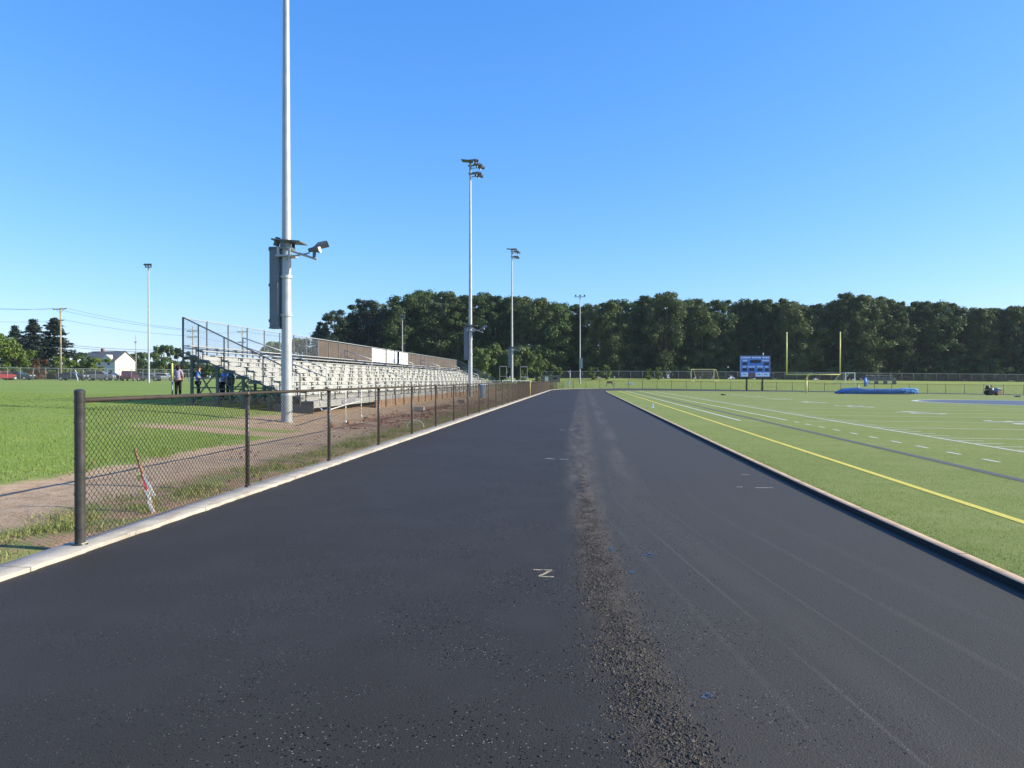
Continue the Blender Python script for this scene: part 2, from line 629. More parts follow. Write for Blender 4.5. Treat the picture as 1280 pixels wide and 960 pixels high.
def mat_blade(name, dark, light, dry):
    q = NM(name)
    p = q.pos()
    a = q.noise(p, 6, 3, .7)
    b = q.noise(p, .8, 3, .6)
    c = q.mix(q.mr(a, .3, .7), dark, light)
    c = q.mix(q.mr(b, .5, .72, 0, .75), c, dry)
    t = q.n('ShaderNodeBsdfTranslucent')
    q.val(t.inputs[0], c)
    mx = q.n('ShaderNodeMixShader')
    mx.inputs[0].default_value = .3
    q.set(c, .6, 0, .25)
    q.link(q.b.outputs[0], mx.inputs[1])
    q.link(t.outputs[0], mx.inputs[2])
    q.link(mx.outputs[0], q.out.inputs[0])
    return q.m


def mat_bark():
    q = NM('bark')
    p = q.obj()
    n = q.noise(q.mapped(p, (1, 1, .2)), 6, 5, .7)
    return q.set(q.mix(n, (.055, .043, .033), (.16, .13, .10)), .9, 0, .1, q.bump(n, .6, .05))


def mat_stone():
    q = NM('loose_asphalt_stone')
    p = q.pos()
    n = q.noise(p, 14, 3, .7)
    v = q.voro(p, 45, out='Color')
    s = q.n('ShaderNodeSeparateColor')
    q.link(v, s.inputs[0])
    c = q.mix(s.outputs[0], (.022, .019, .017), (.056, .050, .043))
    c = q.mix(q.mr(s.outputs[1], .80, .9), c, (.105, .088, .070))
    return q.set(c, .75, 0, .25)


def mat_silver_link():
    """chain link far away: woven wire with open gaps between"""
    q = NM('silver_chain_link')
    v = q.obj()
    sx, sy, sz = q.sep(v)
    u = q.math('ADD', sx, sy)
    d = None
    for sgn in (1, -1):
        w = q.math('MULTIPLY', q.math('ADD', u, q.math('MULTIPLY', sz, sgn)), 1 / .05)
        fr = q.math('ABSOLUTE', q.math('SUBTRACT', q.math('FRACT', w), .5))
        k = q.math('GREATER_THAN', fr, .455)
        d = k if d is None else q.math('MAXIMUM', d, k)
    tr = q.n('ShaderNodeBsdfTransparent')
    mx = q.n('ShaderNodeMixShader')
    q.set((.16, .165, .17), .6, .2)
    q.link(d, mx.inputs[0])
    q.link(tr.outputs[0], mx.inputs[1])
    q.link(q.b.outputs[0], mx.inputs[2])
    q.link(mx.outputs[0], q.out.inputs[0])
    return q.m


ASPH, TURF, GROUND, KERB, EDGE, SHADE = mat_asphalt(), mat_turf(), mat_ground(), mat_kerb(), mat_edge(), mat_edge_shade()
LW = mat_paint('white_turf_line', (.66, .68, .61), .4)
LY = mat_paint('yellow_turf_line', (.74, .64, .13), .2)
LB = mat_paint('blue_grey_turf_line', (.125, .135, .135), .3)
LBLUE = mat_paint('blue_turf_logo', (.11, .145, .21), .2)
SPW = mat_spray('white_spray', (.52, .50, .46))
SPY = mat_spray('cream_spray', (.46, .39, .28))
SPB = mat_spray('blue_spray', (.055, .095, .165))
BARK = mat_bark()
STONE = mat_stone()
LINK = mat_silver_link()
OAK = mat_leaf('oak_leaf', (.030, .058, .018), (.084, .124, .040), (.110, .136, .046))
OAK2 = mat_leaf('maple_leaf', (.028, .058, .018), (.072, .118, .035), (.090, .142, .042))
PINE = mat_leaf('pine_needle', (.022, .040, .024), (.056, .082, .042), (.065, .082, .045), .12)
BUSH = mat_leaf('bright_shrub_leaf', (.050, .095, .016), (.135, .200, .040), (.150, .190, .045))
MIDG = mat_leaf('shrub_leaf', (.038, .070, .016), (.105, .155, .040), (.115, .155, .042))
RUST = mat_leaf('copper_shrub_leaf', (.075, .030, .018), (.150, .065, .035), (.12, .06, .03))
SPRUCE = mat_leaf('blue_spruce_needle', (.016, .032, .026), (.045, .070, .056), (.05, .07, .05), .1)
BLADE = mat_blade('lawn_blade', (.098, .152, .026), (.245, .325, .072), (.225, .280, .09))
WEED = mat_blade('weed_blade', (.150, .175, .050), (.290, .315, .115), (.40, .33, .17))
TURFB = mat_blade('turf_fibre', (.104, .148, .033), (.235, .288, .086), (.235, .258, .10))

# ------------------------------------------------------------------ setting: paths
OUT = spline([(-4.86, -40), (-4.86, 40), (-4.86, 112), (-4.80, 120), (-3.4, 127.5), (.8, 131.3), (8, 132.3), (20, 131.6), (36, 129), (54, 122.5), (70, 112), (82, 95), (88, 74), (89, 30), (89, -40)], .5)
INN = spline([(3.62, -40), (3.55, 4), (3.42, 12), (3.36, 30), (3.32, 70), (3.35, 104), (4.2, 109.5), (8.5, 112.6), (21, 115.0), (36, 117.2), (50, 112.5), (62, 104), (70, 92), (75, 74), (76, 30), (76, -40)], .5)


def row_limits(P, ys):
    """for every y the left-most and right-most crossing of the polyline"""
    top = int(np.argmax(P[:, 1]))
    L, R = P[:top + 1], P[top:][::-1]
    L = L[np.argsort(L[:, 1], kind='stable')]
    R = R[np.argsort(R[:, 1], kind='stable')]
    return np.interp(ys, L[:, 1], L[:, 0]), np.interp(ys, R[:, 1], R[:, 0])


def sheet(name, P, dz, mat, y0, ystep, ncol):
    top = P[:, 1].max() - .02
    ys = np.unique(np.concatenate([np.arange(y0, 104, ystep), np.arange(104, top, .4), [top]]))
    xl, xr = row_limits(P, ys)
    k = np.linspace(0, 1, ncol) ** 1.35
    V = []
    for y, a, b in zip(ys, xl, xr):
        for t in k:
            x = a + (b - a) * t
            V.append((x, y, T(x, y) + dz))
    n, m = len(ys), ncol
    idx = np.arange(n * m).reshape(n, m)
    Fa = np.stack([idx[:-1, :-1], idx[:-1, 1:], idx[1:, 1:], idx[1:, :-1]], -1).reshape(-1, 4)
    o = place(name, raw_mesh(name, np.array(V), Fa, mat))
    return struct(o)


def sweep(name, P, prof, mats, jit=None, mi=None):
    """profile [(offset to the right of travel, z)] swept along a 2D path on the terrain"""
    N = normals2(P)
    n, m = len(P), len(prof)
    V = np.zeros((n, m, 3))
    for j, (o, z) in enumerate(prof):
        oo = o + (jit[:, j] if jit is not None else 0)
        V[:, j, 0] = P[:, 0] + N[:, 0] * oo
        V[:, j, 1] = P[:, 1] + N[:, 1] * oo
        V[:, j, 2] = np.array([T(x, y) for x, y in P]) + z
    idx = np.arange(n * m).reshape(n, m)
    Fa = np.stack([idx[:-1, :-1], idx[:-1, 1:], idx[1:, 1:], idx[1:, :-1]], -1).reshape(-1, 4)
    me = raw_mesh(name, V.reshape(-1, 3), Fa, mats)
    if mi is not None: me.polygons.foreach_set('material_index', list(mi) * (n - 1))
    return struct(place(name, me))


# ground sheet, sunk under the track so that the sheets above lie free of it
gx = np.unique(np.concatenate([np.arange(-480, -140, 34), np.arange(-140, -24, 4), np.arange(-24, -5.4, .4), [-5.34, -4.6, -3], np.arange(0, 96, 2.5), np.arange(96, 200, 6), np.arange(200, 490, 40)]))
gy = np.unique(np.concatenate([np.arange(-60, 0, 6), np.arange(0, 60, .5), np.arange(60, 136, 2), np.arange(136, 230, 3), np.arange(230, 420, 15), np.arange(420, 510, 20)]))
oxl, oxr = row_limits(OUT, gy)
otop = OUT[:, 1].max()
V = []
for j, y in enumerate(gy):
    for x in gx:
        inside = y < otop and oxl[j] + .02 < x < oxr[j] - .3
        z = T(x, y) - (.3 if inside else .012)
        if not inside and x < -5.6 and y < 130:
            z += .035 * mnoise.noise((x * .5, y * .5, 0)) + .02 * mnoise.noise((x * 1.7, y * 1.7, 3))
            if -6.9 < x < -5.6 and y > 0: z += .03 * abs(mnoise.noise((x * 2.2, y * 1.3, 9)))
        V.append((x, y, z))
idx = np.arange(len(gx) * len(gy)).reshape(len(gy), len(gx))
Fa = np.stack([idx[:-1, :-1], idx[:-1, 1:], idx[1:, 1:], idx[1:, :-1]], -1).reshape(-1, 4)
me = raw_mesh('ground', np.array(V), Fa, GROUND)
me.polygons.foreach_set('use_smooth', [True] * len(me.polygons))
struct(place('ground', me), label='lawn with a bare dirt path along the fence and a grass berm beyond')

sheet('running_track', OUT, 0.0, ASPH, -40, 1.0, 90)['label'] = 'freshly laid dark asphalt running track'
sheet('turf_field', INN, .055, TURF, -40, 1.0, 90)['label'] = 'green artificial turf football field'

nO = len(OUT)
jit = np.zeros((nO, 6))
w = np.array([mnoise.noise((0, float(s) * .35, 1)) * .030 + mnoise.noise((0, float(s) * 1.3, 5)) * .016 for s in np.arange(nO) * .5])
KP = spline([tuple(p) for p in OUT[::6]], .08)
nK = len(KP)
jit = np.zeros((nK, 6))
s_ = np.arange(nK) * .08
w = np.array([mnoise.noise((0, float(s) * .5, 1)) * .022 + mnoise.noise((0, float(s) * 2.2, 5)) * .024 + mnoise.noise((0, float(s) * 5.5, 9)) * .030 for s in s_])
jit[:, 3] = w
jit[:, 4] = w
jit[:, 5] = w
sweep('concrete_kerb', KP, [(-.35, -.3), (-.35, .034), (-.342, .040), (-.006, .040), (.0, .034), (.0, -.02)], KERB, jit)['label'] = 'pale concrete kerb under the low fence'
sweep('turf_edging', INN, [(-.004, -.02), (-.004, .058), (0.0, .062), (.115, .062), (.115, .0)], [EDGE, SHADE], mi=[1, 1, 0, 0])['label'] = 'tan edging board along the turf, track side face painted dark as shade'


# ------------------------------------------------------------------ field markings
def strip_pts(name, P, w, mat, dz):
    P = np.array(P, float)
    N = normals2(P)
    A = P - N * w / 2
    B = P + N * w / 2
    V = [(x, y, T(x, y) + dz) for x, y in A] + [(x, y, T(x, y) + dz) for x, y in B]
    n = len(P)
    Fa = np.array([(i, n + i, n + i + 1, i + 1) for i in range(n - 1)])
    return np.array(V), Fa


def lines(name, segs, mat, dz, label):
    """several strips of one paint colour as one marking sheet"""
    VV, FF, o = [], [], 0
    for pts, w in segs:
        v, f = strip_pts(name, pts, w, mat, dz)
        VV.append(v)
        FF.append(f + o)
        o += len(v)
    ob = struct(place(name, raw_mesh(name, np.concatenate(VV), np.concatenate(FF), mat)))
    ob['label'] = label
    return ob


def seg(a, b, step=2.0):
    n = max(2, int(math.dist(a, b) / step) + 1)
    return [(a[0] + (b[0] - a[0]) * t, a[1] + (b[1] - a[1]) * t) for t in np.linspace(0, 1, n)]


DZ = .060
SLX = 10.1           # near sideline
FSX = SLX + 48.8
GY = 95.3            # far goal line
S = []
S.append((seg((SLX, -20), (SLX, 104.4)), .12))
for k in range(0, 22):
    y = GY - 4.572 * k
    S.append((seg((SLX + .06, y), (FSX, y)), .10))
    if k:
        for j in range(1, 5):
            yy = y + j * .9144
            S.append((seg((SLX + .12, yy), (SLX + .78, yy), .4), .10))
            for hx in (SLX + 16.26, SLX + 32.5): S.append((seg((hx, yy), (hx + .6, yy), .4), .10))
S.append((seg((SLX, 104.4), (FSX, 104.4)), .12))
S.append((seg((FSX, -20), (FSX, 104.4)), .12))
y = 11.0
while y < 30.5:
    S.append((seg((8.28, y), (8.28, y + .62), .4), .10))
    y += 1.52
S.append((seg((8.28, 30.9), (8.28, 108)), .12))
S.append((seg((6.32, 30.3), (6.32, 108)), .12))
S.append((seg((6.32, 30.25), (10.0, 30.25)), .08))
lines('white_field_lines', S, LW, DZ, 'white yard lines and sideline on the turf')
lines('yellow_field_line', [(seg((4.98, -10), (5.30, 60)) + seg((5.30, 60), (5.34, 108))[1:], .12)], LY, DZ, 'yellow boundary line on the turf')
lines('blue_field_line', [(seg((7.15, -10), (7.15, 106)), .20)], LB, DZ, 'dull blue line on the turf')
# logo at midfield: blue disc with a white outline
VV, FF, VV2, FF2 = [], [], [], []
c0 = (37.0, 64.0)
n = 64
for i in range(n):
    t = 2 * PI * i / n
    for r in (0, 8.6): VV.append((c0[0] + r * math.cos(t), c0[1] + r * math.sin(t)))
    for r in (8.6, 9.1): VV2.append((c0[0] + r * math.cos(t), c0[1] + r * math.sin(t)))
for i in range(n):
    a, b = 2 * i, 2 * ((i + 1) % n)
    FF.append((a, a + 1, b + 1, b))
    FF2.append((a, a + 1, b + 1, b))
lift = lambda L, dz: np.array([(x, y, T(x, y) + dz) for x, y in L])
struct(place('blue_field_logo', raw_mesh('blue_field_logo', lift(VV, .068), np.array(FF), LBLUE)))['label'] = 'blue painted disc at the middle of the turf'
struct(place('white_logo_outline', raw_mesh('white_logo_outline', lift(VV2, .068), np.array(FF2), LW)))['label'] = 'white outline round the blue disc on the turf'

# yard numbers
dg = bpy.context.evaluated_depsgraph_get()
for k, (txt, y) in enumerate([('1 0', GY - 9.144), ('2 0', GY - 18.288), ('3 0', GY - 27.43), ('4 0', GY - 36.58), ('5 0', GY - 45.72), ('4 0', GY - 54.86), ('3 0', GY - 64.0), ('2 0', GY - 73.15)]):
    cu = bpy.data.curves.new('number', 'FONT')
    cu.body = txt
    cu.align_x = 'CENTER'
    cu.size = 2.5
    cu.resolution_u = 3
    cu.offset = .035
    to = bpy.data.objects.new('field_number', cu)
    COL.objects.link(to)
    dg.update()
    me = bpy.data.meshes.new_from_object(to.evaluated_get(bpy.context.evaluated_depsgraph_get()))
    COL.objects.unlink(to)
    bpy.data.objects.remove(to)
    for v in me.vertices:
        x = SLX + 6.6 + v.co.y
        yy = y - v.co.x
        v.co = (x, yy, T(x, yy) + .066)
    me.materials.clear()
    me.materials.append(LW)
    o = struct(place('field_number', me))
    o['label'] = 'white yard number %s painted on the turf' % txt.replace(' ', '')


# ------------------------------------------------------------------ spray marks on the asphalt
def spray(name, pxs, w, mat, label):
    segs = []
    for pl in pxs:
        segs.append(([tuple(on_ground(*p).xy) for p in pl], w))
    # widen each stroke a little unevenly by giving it intermediate points
    out = []
    for P, ww in segs:
        Q = []
        for a, b in zip(P[:-1], P[1:]): Q += seg(a, b, .05)[:-1]
        Q.append(P[-1])
        Q = [(x + random.uniform(-.004, .004), y + random.uniform(-.004, .004)) for x, y in Q]
        out.append((Q, ww))
    return lines(name, out, mat, .004, label)


spray('spray_mark', [[(667, 712.5), (690, 713)], [(690, 713), (674, 721)], [(674, 721), (692, 721.5)]], .030, SPY, 'cream sprayed letter shaped mark on the asphalt')
spray('spray_mark', [[(682, 573), (693, 574)], [(700, 574), (710, 574.6)]], .05, SPW, 'two white sprayed dashes on the asphalt')
spray('spray_mark', [[(700, 537), (706, 537.5)], [(711, 537.6), (716, 538)]], .06, SPW, 'two faint far sprayed dashes on the asphalt')
spray('spray_mark', [[(801, 694.3), (822, 693.6)], [(812, 691.5), (813, 696.5)]], .04, SPB, 'blue sprayed cross on the asphalt')
spray('spray_mark', [[(787, 715), (795, 715.5)]], .09, SPB, 'small blue sprayed blot on the asphalt')
spray('spray_mark', [[(760, 687.4), (768, 688)], [(764, 684), (765, 690)]], .03, SPB, 'faint blue sprayed tick beside the loose stones')
spray('spray_mark', [[(944, 609.8), (966, 610)], [(920, 608.8), (928, 609)], [(926, 593.5), (936, 593.8)]], .04, SPW, 'pale sprayed ticks near the turf edging')
spray('spray_mark', [[(880, 870), (892, 871)], [(884, 866), (880, 874)]], .03, SPB, 'dark blue sprayed tick beside the near loose stones')


# ------------------------------------------------------------------ loose stones along the joint
def stones(name, pts, sizes, mat, zf):
    base = np.array([(-.5, -.5, -.5), (.5, -.5, -.5), (.5, .5, -.5), (-.5, .5, -.5), (-.35, -.35, .5), (.35, -.35, .5), (.35, .35, .5), (-.35, .35, .5)])
    faces = np.array([(4, 5, 6, 7), (0, 1, 5, 4), (1, 2, 6, 5), (2, 3, 7, 6), (3, 0, 4, 7)])
    n = len(pts)
    B = base[None] + rng.uniform(-.22, .22, (n, 8, 3))
    B = B * (sizes[:, None, None] * rng.uniform(.6, 1.4, (n, 1, 3)) * np.array([1, 1, zf]))
    a = rng.uniform(0, 2 * PI, n)
    tl = rng.uniform(-.5, .5, n)
    ca, sa = np.cos(a)[:, None], np.sin(a)[:, None]
    x = B[:, :, 0] * ca - B[:, :, 1] * sa
    y = B[:, :, 0] * sa + B[:, :, 1] * ca
    z = B[:, :, 2] + B[:, :, 0] * tl[:, None] * .5
    V = np.stack([x + pts[:, None, 0], y + pts[:, None, 1], z + pts[:, None, 2] + sizes[:, None] * zf * .12], -1)
    Fa = (faces[None] + (np.arange(n) * 8)[:, None, None]).reshape(-1, 4)
    return place(name, raw_mesh(name, V.reshape(-1, 3), Fa, mat))


P_, Z_ = [], []
jcen = lambda y: 1.78 / max(y, 2) - .12
jwid = lambda y: float(np.interp(y, [2.5, 3.24, 4.83, 6.5, 9.5, 13], [.17, .18, .20, .18, .11, .05]))
for i in range(95000):
    y = 2.6 + 13 * random.random() ** 1.7
    x = random.gauss(jcen(y), jwid(y) * .62)
    cl = mnoise.noise((x * 5, y * 3.2, 2)) + .5 * mnoise.noise((x * 14, y * 9, 8))
    if cl < random.uniform(-.55, .45) + max(0, y - 7.0) * .10: continue
    P_.append((x, y, 0))
    Z_.append(min(.017, .0034 * math.exp(abs(random.gauss(0, .58)))) * (1.1 if y < 5 else 1.0))
for i in range(9000):
    y = 2.4 + 14 * random.random() ** 1.6
    x = random.uniform(-4.2, 3.0)
    if x < -1.5 and random.random() < .6: continue
    if mnoise.noise((x * 1.1, y * 1.1, 4)) + .4 * mnoise.noise((x * 4, y * 4, 4)) < random.uniform(-.1, .6): continue
    P_.append((x, y, 0))
    Z_.append(random.choice((.004, .005, .007)) * random.uniform(.8, 1.3))
struct(stones('loose_stones', np.array(P_), np.array(Z_), STONE, .5), 'stuff', 'loose torn asphalt crumbs along the paving joint')
P_, Z_ = [], []
for i in range(2400):
    y = random.uniform(24, 62)
    x = random.gauss(-7.6, .75)
    if not -9.6 < x < -5.6 or mnoise.noise((x * .8, y * .45, 7)) < random.uniform(-.1, .5): continue
    P_.append((x, y, T(x, y)))
    Z_.append(random.choice((.03, .05, .07, .11)) * random.uniform(.7, 1.3))
for i in range(350):
    y = random.uniform(10, 26)
    x = random.uniform(-9.5, -5.4)
    if mnoise.noise((x * .8, y * .6, 3)) < .1: continue
    P_.append((x, y, T(x, y)))
    Z_.append(random.choice((.02, .03, .045)))
SPOIL = simple('red_clay_clod', (.20, .105, .072), .9, 0, .4, .6)
struct(stones('dirt_rubble', np.array(P_), np.array(Z_), SPOIL, .7), 'stuff', 'red brown clods of spoil beside the fence')


# ------------------------------------------------------------------ grass blades
def blades(name, pts, h, wd, mat, lean=.5):
    n = len(pts)
    a = rng.uniform(0, 2 * PI, n)
    d = np.stack([np.cos(a), np.sin(a)], 1)
    b = rng.uniform(0, 2 * PI, n)
    l = rng.uniform(0, lean, n) * h
    V = np.zeros((n, 3, 3))
    V[:, 0, :2] = pts[:, :2] - d * wd[:, None]
    V[:, 1, :2] = pts[:, :2] + d * wd[:, None]
    V[:, 2, 0] = pts[:, 0] + np.cos(b) * l
    V[:, 2, 1] = pts[:, 1] + np.sin(b) * l
    V[:, 0, 2] = V[:, 1, 2] = pts[:, 2] - .005
    V[:, 2, 2] = pts[:, 2] + h
    Fa = np.arange(n * 3).reshape(n, 3)
    return struct(place(name, raw_mesh(name, V.reshape(-1, 3), Fa, mat)), 'stuff')


P_ = []
while len(P_) < 130000:
    y = 6 + 34 * random.random() ** 1.35
    x = -8.45 - 26 * random.random() ** 1.5
    edge = -8.75 + 1.4 * mnoise.noise((x * .5, y * .5, 1)) * .5 + .35 * mnoise.noise((x * 2.2, y * 2.2, 1))
    if x > edge: continue
    if y > 21.2 and x > -12.2 + .6 * mnoise.noise((x, y, 5)): continue
    if abs(y - 20.6) < .75 and x > -12.8 + mnoise.noise((x, y, 5)): continue
    if -17.5 < x and y > 28.5: continue
    P_.append((x, y, T(x, y)))
P_ = np.array(P_)
blades('lawn_grass', P_, rng.uniform(.02, .055, len(P_)), rng.uniform(.004, .008, len(P_)), BLADE, .8)['label'] = 'green lawn grass beyond the bare path'
P_, H_ = [], []
while len(P_) < 15000:
    y = 4 + 40 * random.random() ** 1.4
    x = random.gauss(-5.85, .36)
    if x > -5.36 or x < -7.2: continue
    k = mnoise.noise((x * 1.6, y * .9, 11)) + .35 * mnoise.noise((x * 5, y * 4, 2))
    if k < random.uniform(-.12, .34): continue
    P_.append((x, y, T(x, y)))
    H_.append(random.uniform(.02, .07) * (1.0 + max(0, k)))
blades('weedy_grass', np.array(P_), np.array(H_), rng.uniform(.004, .010, len(P_)), WEED, 1.1)['label'] = 'ragged weedy grass between the kerb and the dirt path'
P_ = []
xl, xr = row_limits(INN, np.arange(0, 30, .25))
while len(P_) < 170000:
    y = 3.5 + 24 * random.random() ** 1.9
    if random.random() < (y - 12) / 15.5: continue
    x0 = float(np.interp(y, np.arange(0, 30, .25), xl)) + .12
    x = x0 + 12 * random.random() ** 1.5
    if abs(x - (4.98 + .0046 * (y + 10))) < .075 or abs(x - 7.15) < .14: continue
    P_.append((x, y, T(x, y) + .052))
P_ = np.array(P_)
blades('turf_fibres', P_, rng.uniform(.010, .026, len(P_)), rng.uniform(.0018, .004, len(P_)), TURFB, .9)['label'] = 'short green turf fibres in the near field corner'

# ------------------------------------------------------------------ chain link fence along the track
H = 1.45


def link_panel(L, Hh, pit, r, name, mat):
    """woven zigzag wires"""
    V, Fa = [], []
    ncol = int(L / pit)
    nseg = int(Hh / pit)
    tri = [(math.cos(t), math.sin(t)) for t in (0, 2.094, 4.189)]
    for c in range(ncol):
        base = len(V)
        for i in range(nseg + 1):
            y = c * pit + (pit if (i + c) % 2 else 0)
            x = .004 * (1 if (i + c) % 2 else -1)
            z = i * pit
            for a, b in tri: V.append((x + a * r, y + b * r * 1.3, z))
        for i in range(nseg):
            o = base + 3 * i
            for k in range(3): Fa.append((o + k, o + (k + 1) % 3, o + 3 + (k + 1) % 3, o + 3 + k))
    return raw_mesh(name, np.array(V), np.array(Fa), mat)


fence_ys = [7.0] + [11.0 + 3.71 * k for k in range(30)]
FX = -5.14
fence = thing('chain_link_fence', 'low brown chain link fence along the left edge of the track', 'fence', (FX, 7.0, .04))
PANEL = link_panel(3.71, H - .09, .036, .0031, 'chain_link_panel', BROWNM)
fence_bend = .115
line_post = MB().tube((0, 0, -.03), (0, 0, H - .03), .034, .034, 12).tube((0, 0, H - .05), (0, 0, H + .035), .042, .036, 12).tube((0, 0, -.04), (0, 0, .03), .05, .045, 12).mesh('line_post', POSTM, True)
mb = MB().tube((0, 0, -.05), (0, 0, 1.52), .050, .050, 20).tube((0, 0, 1.515), (0, 0, 1.545), .053, .053, 20).ball((0, 0, 1.545), (.052, .052, .022), 16, 6)
for z in (.16, .50, .86, 1.22, 1.43):
    mb.tube((0, 0, z), (0, 0, z + .022), .0545, .0545, 20).box((.0, .066, z + .011), (.012, .034, .022))
mb.tube((0, 0, -.04), (0, 0, .012), .085, .070, 20)
o = mb.build('terminal_post', POSTM, fence, loc=(fence_bend, 0, 0))
smooth_angle(o)
MB().tube((.02, 0, .0), (-.01, .07, .012), .03, .02, 10).box((0, 0, .012), (.10, .09, .02)).build('post_footing', KERB, fence, loc=(fence_bend, 0, 0))
for i, y in enumerate(fence_ys):
    if i: place('post', line_post, fence, (0, y - 7.0, 0))
    if i < len(fence_ys) - 1:
        L = fence_ys[i + 1] - y
        p = place('mesh_panel', PANEL, fence, (.028 + (0 if i else fence_bend), y - 7.0 + .03, .05), 0 if i else math.atan2(fence_bend, 4.0))
        p.scale = (1, (L - .02) / 3.71, 1)
o = MB().tube((fence_bend, .05, H), (0, 4.0, H), .026, .026, 12).tube((0, 4.0, H), (0, fence_ys[-1] - 7.0, H), .026, .026, 12).build('top_rail', BROWNM, fence, True)
MB().tube((.03 + fence_bend, .05, .055), (.03, 4.0, .055), .004, .004, 5).tube((.03, 4.0, .055), (.03, fence_ys[-1] - 7.0, .055), .004, .004, 5).build('tension_wire', BROWNM, fence)
MB().box((.01 + fence_bend, .058, .73), (.008, .012, 1.36)).build('tension_bar', BROWNM, fence)

# the same fence where it follows the far bend
fence2 = thing('bend_fence', 'low brown chain link fence curving round the far end of the track', 'fence', (0, 0, 0))
ow = spline([tuple(p) for p in OUT[::4]], .25)
Nn = normals2(ow)
fp = ow - Nn * .22
st = int(np.argmin(np.hypot(fp[:, 0] - FX, fp[:, 1] - fence_ys[-1])))
acc, last, posts = 0.0, fp[st], [fp[st]]
for p in fp[st + 1:]:
    acc += np.linalg.norm(p - last)
    last = p
    if acc >= 2.4:
        posts.append(p)
        acc = 0
posts = posts[:66]
rail = MB()
for a, b in zip(posts[:-1], posts[1:]):
    za, zb = T(*a), T(*b)
    place('post', line_post, fence2, (a[0], a[1], za))
    rail.tube((a[0], a[1], za + H - .05), (b[0], b[1], zb + H - .05), .022, .022, 6)
    L = math.dist(a, b)
    p = place('mesh_panel', PANEL, fence2, (a[0], a[1], za + .05), math.atan2(b[1] - a[1], b[0] - a[0]) - PI / 2)
    p.scale = (1, L / 3.71, .97)
rail.build('top_rail', BROWNM, fence2)

# yellowish gate post pair in the fence line
g = thing('gate_post', 'yellowish gate post standing in the far stretch of the brown fence', 'post', (FX + .02, fence_ys[18] - .5, .04))
MB().tube((0, 0, 0), (0, 0, H + .1), .06, .06, 12).ball((0, 0, H + .1), (.062, .062, .03), 12, 6).build('post_shaft', simple('ochre_paint', (.36, .30, .10), .5), g, True)
MB().box((.06, .08, .5), (.03, .12, .08)).box((.06, .08, 1.2), (.03, .12, .08)).build('hinge', POSTM, g)


# ------------------------------------------------------------------ survey stake
b = on_ground(193, 640)
st_ = thing('survey_stake', 'leaning wooden survey stake tied with pink and white tape behind the first fence panel', 'stake', b)
top = at_depth(168.5, 561, (b - Vector((0, 0, EYE))).dot(_fw) + .05) - b
mid = top * .55
mb = MB()
M = top.to_track_quat('Z', 'Y').to_matrix()
mb.box(top * .5, (.034, .022, top.length), 0, 0, M)
mb.build('stake_shaft', WOOD, st_, bevel=.003)
TAPEP = simple('pink_survey_tape', (.78, .10, .13), .4, 0, .1, 20)
TAPEW = simple('white_survey_tape', (.78, .76, .70), .5, 0, .12, 20)
TAPEG = simple('lime_survey_tape', (.62, .70, .18), .5, 0, .12, 20)


def ribbon(pts, w, mat, name):
    mb = MB()
    for a, c in zip(pts[:-1], pts[1:]):
        a, c = Vector(a), Vector(c)
        d = (c - a)
        sd = d.cross(Vector((.2, -1, .1))).normalized() * w * random.uniform(.7, 1.2)
        n_ = Vector((0, -.004, 0))
        mb.add([a - sd, a + sd, c + sd, c - sd, a - sd + n_, a + sd + n_, c + sd + n_, c - sd + n_], [(0, 1, 2, 3), (7, 6, 5, 4), (0, 4, 5, 1), (1, 5, 6, 2), (2, 6, 7, 3), (3, 7, 4, 0)])
    return mb.build(name, mat, st_)


f_ = lambda t, dx=0, dy=-.03, dz=0: top * t + Vector((dx, dy, dz))
ribbon([f_(.62, -.04), f_(.52, -.045), f_(.49, -.05)], .022, TAPEG, 'lime_tape')
ribbon([f_(.60), f_(.50, .01), f_(.40, .01), f_(.33, .005)], .020, TAPEP, 'pink_tape')
ribbon([f_(.36, .0), f_(.25, .02, -.04), f_(.13, .0, -.05), f_(.0, .02, -.05)], .018, TAPEW, 'white_tape')
ribbon([f_(.60, .03), f_(.50, .06, -.05), f_(.38, .085, -.06), f_(.26, .10, -.05)], .020, TAPEW, 'white_tape')

# ------------------------------------------------------------------ floodlight poles
LENS = simple('lamp_lens', (.55, .58, .55), .15, 0, .05, 5)


def reflector(mb, c, aim, r, L):
    """bowl shaped floodlight: back can, flared bowl, visor"""
    c, aim = Vector(c), Vector(aim).normalized()
    mb.tube(c - aim * L * .9, c - aim * L * .45, r * .38, r * .45, 14)
    mb.tube(c - aim * L * .45, c, r * .45, r, 18)
    u = aim.cross(Vector((0, 0, 1))).normalized()
    w = u.cross(aim)
    n = 10
    pts = []
    for i in range(n + 1):
        t = PI * i / n
        o = u * math.cos(t) * r + w * math.sin(t) * r
        pts.append((c + o, c + o + aim * L * .75))
    for (a, a2), (b, b2) in zip(pts[:-1], pts[1:]):
        n_ = (a - c).normalized() * .012
        mb.add([a, b, b2, a2, a + n_, b + n_, b2 + n_, a2 + n_], [(0, 1, 2, 3), (7, 6, 5, 4), (0, 4, 5, 1), (1, 5, 6, 2), (2, 6, 7, 3), (3, 7, 4, 0)])


